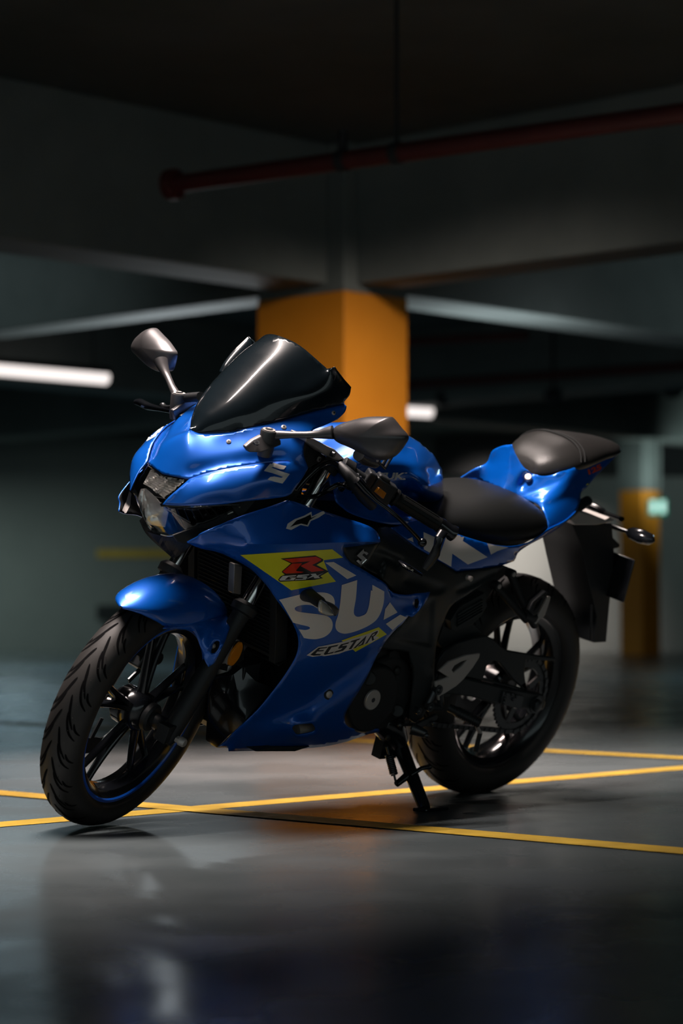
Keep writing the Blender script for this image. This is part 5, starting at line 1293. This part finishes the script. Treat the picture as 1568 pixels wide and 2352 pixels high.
# near-black boxes high and low on the back wall, wall stripe
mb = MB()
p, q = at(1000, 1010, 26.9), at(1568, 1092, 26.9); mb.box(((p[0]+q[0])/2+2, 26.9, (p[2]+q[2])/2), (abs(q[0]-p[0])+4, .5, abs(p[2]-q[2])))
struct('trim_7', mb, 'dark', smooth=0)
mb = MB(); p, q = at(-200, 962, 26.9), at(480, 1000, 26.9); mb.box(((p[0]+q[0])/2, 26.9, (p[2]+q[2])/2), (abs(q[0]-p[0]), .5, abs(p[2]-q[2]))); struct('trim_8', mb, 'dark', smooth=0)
def wallbox(name, x0, y0, x1, y1, D, m, th=.06, label=None, cat=None, kind=None):
    p, q = at(x0, y0, D), at(x1, y1, D); mb = MB(); mb.box(((p[0]+q[0])/2, D+th/2, (p[2]+q[2])/2), (abs(q[0]-p[0]), th, abs(p[2]-q[2])))
    o = mb.build(name, [m] if isinstance(m, str) else m, None, smooth=0); 
    if kind: o['kind'] = kind
    if label: tag(o, label, cat)
    return o
wallbox('trim_9', 222, 1262, 760, 1281, 27.13, 'line', .02, kind='structure')
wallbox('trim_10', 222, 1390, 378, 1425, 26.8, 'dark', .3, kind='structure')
# far column
mb = MB(); Pf = at(1475, 1300, 24.6)[:2]; prism(mb, Pf, 0, .32, 0, .30, 0, at(1475, 1125, 24.6)[2])
fc_ = mb.build('concrete_column', ['orange'], None, smooth=0, bevel=.01); tag(fc_, 'distant orange column against the back wall beneath the green exit sign', 'column')
mb = MB(); prism(mb, Pf, -.01, .33, -.01, .31, at(1475, 1125, 24.6)[2], ZC); mb.build('column_head', ['conc'], fc_, smooth=0)
# exit sign
es = at(1510, 1165, 23.5)
mb = MB(); mb.box((es[0], es[1]+.03, es[2]), (.20, .05, .18)); sg_ = mb.build('exit_sign', ['exitg'], None, smooth=0, bevel=.008); tag(sg_, 'glowing green exit sign hanging in front of the far column', 'exit sign')
mb = MB(); mb.box((es[0]-.045, es[1]+.002, es[2]+.005), (.06, .012, .13)); mb.box((es[0]+.05, es[1]+.002, es[2]+.005), (.06, .012, .13)); mb.build('sign_panel', ['exit'], sg_, smooth=0, bevel=.004)
mb = MB(); mb.tube([es + [0, .03, .09], np.array([es[0], es[1]+.03, ZC])], .008, n=8); mb.build('hanging_rod', ['dark'], sg_)
# floor lines
def fline(a, b, w, name, label):
    A, B_ = ground(*a), ground(*b); d = (B_-A); L = np.linalg.norm(d); d /= L; nrm = np.array([-d[1], d[0], 0])
    zz = .0012 + .0012*len([q for q in bpy.data.objects if q.name.startswith('parking_line')])
    mb = MB(); mb.add([A-nrm*w/2+[0, 0, zz], B_-nrm*w/2+[0, 0, zz], B_+nrm*w/2+[0, 0, zz], A+nrm*w/2+[0, 0, zz]] , [(0, 1, 2, 3)])
    o = mb.build(name, ['line'], None, smooth=0); tag(o, label, 'floor marking', 'painted parking lines'); return o
fline((-330, 1922), (2600, 1678), .10, 'parking_line', 'yellow floor line running under both wheels of the motorcycle')
fline((-900, 1745), (2400, 2028), .10, 'parking_line', 'yellow floor line passing in front of the side stand')
fline((-900, 1613), (2700, 1802), .10, 'parking_line', 'thin yellow floor line farthest behind the motorcycle')
# pipe with flange and hangers
def pipe(pts, r, label, name='pipe', mats='pipe', flange=None, group=None):
    mb = MB(); mb.tube(pts, r, n=24); o = mb.build(name, [mats], None, smooth=40); tag(o, label, 'pipe', group)
    return o
pa, pb_ = at(395, 424, 9.6), at(1620, 252, 7.2); pb_[2] = pa[2]
# far end keeps the same height; solve its distance on the ray
r_ = ray(1620, 252); pb_ = CAMP + r_*((pa[2]-CAMH)/r_[2])
pp_ = pipe([pa, pb_, pb_ + (pb_-pa)*.6], .038, 'dark red sprinkler pipe with flanged end running below the ceiling')
dr = (pb_-pa)/np.linalg.norm(pb_-pa)
mb = MB(); mb.tube([pa-dr*.02, pa+dr*.03], .066, n=28); mb.tube([pa-dr*.035, pa-dr*.02], .04, n=28); mb.build('flange', ['pipe'], pp_, smooth=40, bevel=.003)
for px, top in ((912, 205), (788, 318)):
    L_ = np.linalg.norm(pb_-pa); best = min(np.linspace(0, 1, 400), key=lambda t: abs(784+FPX*(pa+(pb_-pa)*t)[0]/(pa+(pb_-pa)*t)[1]*1.0 - px))
    q = pa+(pb_-pa)*best; mb = MB(); mb.tube([q, np.array([q[0], q[1], ZC if px > 900 else q[2]+.12])], .009 if px > 900 else .02, n=10); mb.tube([q-dr*.02, q+dr*.02], .045, n=20); mb.build('pipe_hanger', ['dark'], pp_, smooth=40)
def farpipe(a, b, z, r, label, m='pipe', ext=0):
    ra, rb = ray(*a), ray(*b); A = CAMP+ra*((z-CAMH)/ra[2]); B_ = CAMP+rb*((z-CAMH)/rb[2]); return pipe([A, B_ + (B_-A)*ext], r, label, mats=m)
farpipe((600, 803), (1212, 770), 2.62, .034, 'short dark red pipe right of the orange column beneath the beam')
farpipe((350, 838), (1700, 838), 2.75, .035, 'long thin red pipe crossing the hall behind the orange column') if False else None
farpipe((700, 900), (1700, 832), 2.45, .035, 'lowest dark red pipe right of the orange column')
farpipe((250, 846), (620, 894), 2.86, .085, 'pale bar in place of a lamplit beam soffit left of the windscreen beneath the ceiling', 'lit_soffit')  # pale colour stands for the tube's light on a beam soffit
for i, (x, y, rr_, D) in enumerate(((1018, 915, .07, 20), (1270, 910, .075, 19), (1545, 888, .10, 19))):
    p = at(x, y, D); mb = MB(); mb.ball(p, rr_, n=20); mb.tube([p, np.array([p[0], p[1], ZC])], .012, n=8)
    tag(mb.build('ceiling_sensor', ['dark'], None), ['dark round fitting just right of the small lit tube', 'dark round fitting hanging above the passenger seat', 'large dark round fitting at the right edge'][i], 'ceiling fitting')
# fluorescent lamps
def lamp(pA, pB, label, r=.055):
    root = bpy.data.objects.new('fluorescent_lamp', None); COL.objects.link(root); tag(root, label, 'lamp', 'fluorescent ceiling lamps')
    m_ = (pA+pB)/2; root.location = m_
    mb = MB(); mb.tube([pA-m_, pB-m_], r, n=20); mb.build('tube', ['tube'], root, smooth=40)
    mb = MB(); d = (pB-pA)/np.linalg.norm(pB-pA); zz = np.array([0, 0, 1.]); s_ = np.cross(d, zz); L = np.linalg.norm(pB-pA)
    mb.box((0, 0, .055), (L*1.02, .09, .05), rot=np.stack([d, s_, zz], 1)); 
    mb.tube([d*L*.4+[0, 0, .07], d*L*.4+[0, 0, ZC-m_[2]-.005]], .006, n=6); mb.tube([-d*L*.4+[0, 0, .07], -d*L*.4+[0, 0, ZC-m_[2]-.005]], .006, n=6)
    mb.build('housing', ['dark'], root, smooth=0)
    return root
def zat(px, py, z): r = ray(px, py); return CAMP + r*((z-CAMH)/r[2])
a_, b_ = zat(-60, 842, 2.35), zat(243, 868, 2.35); lamp(a_, b_, 'long lit tube lamp hanging at the left edge')
a_, b_ = zat(900, 941, 2.3), zat(988, 946, 2.3); lamp(a_, b_, 'short-looking lit tube lamp beside the orange column')
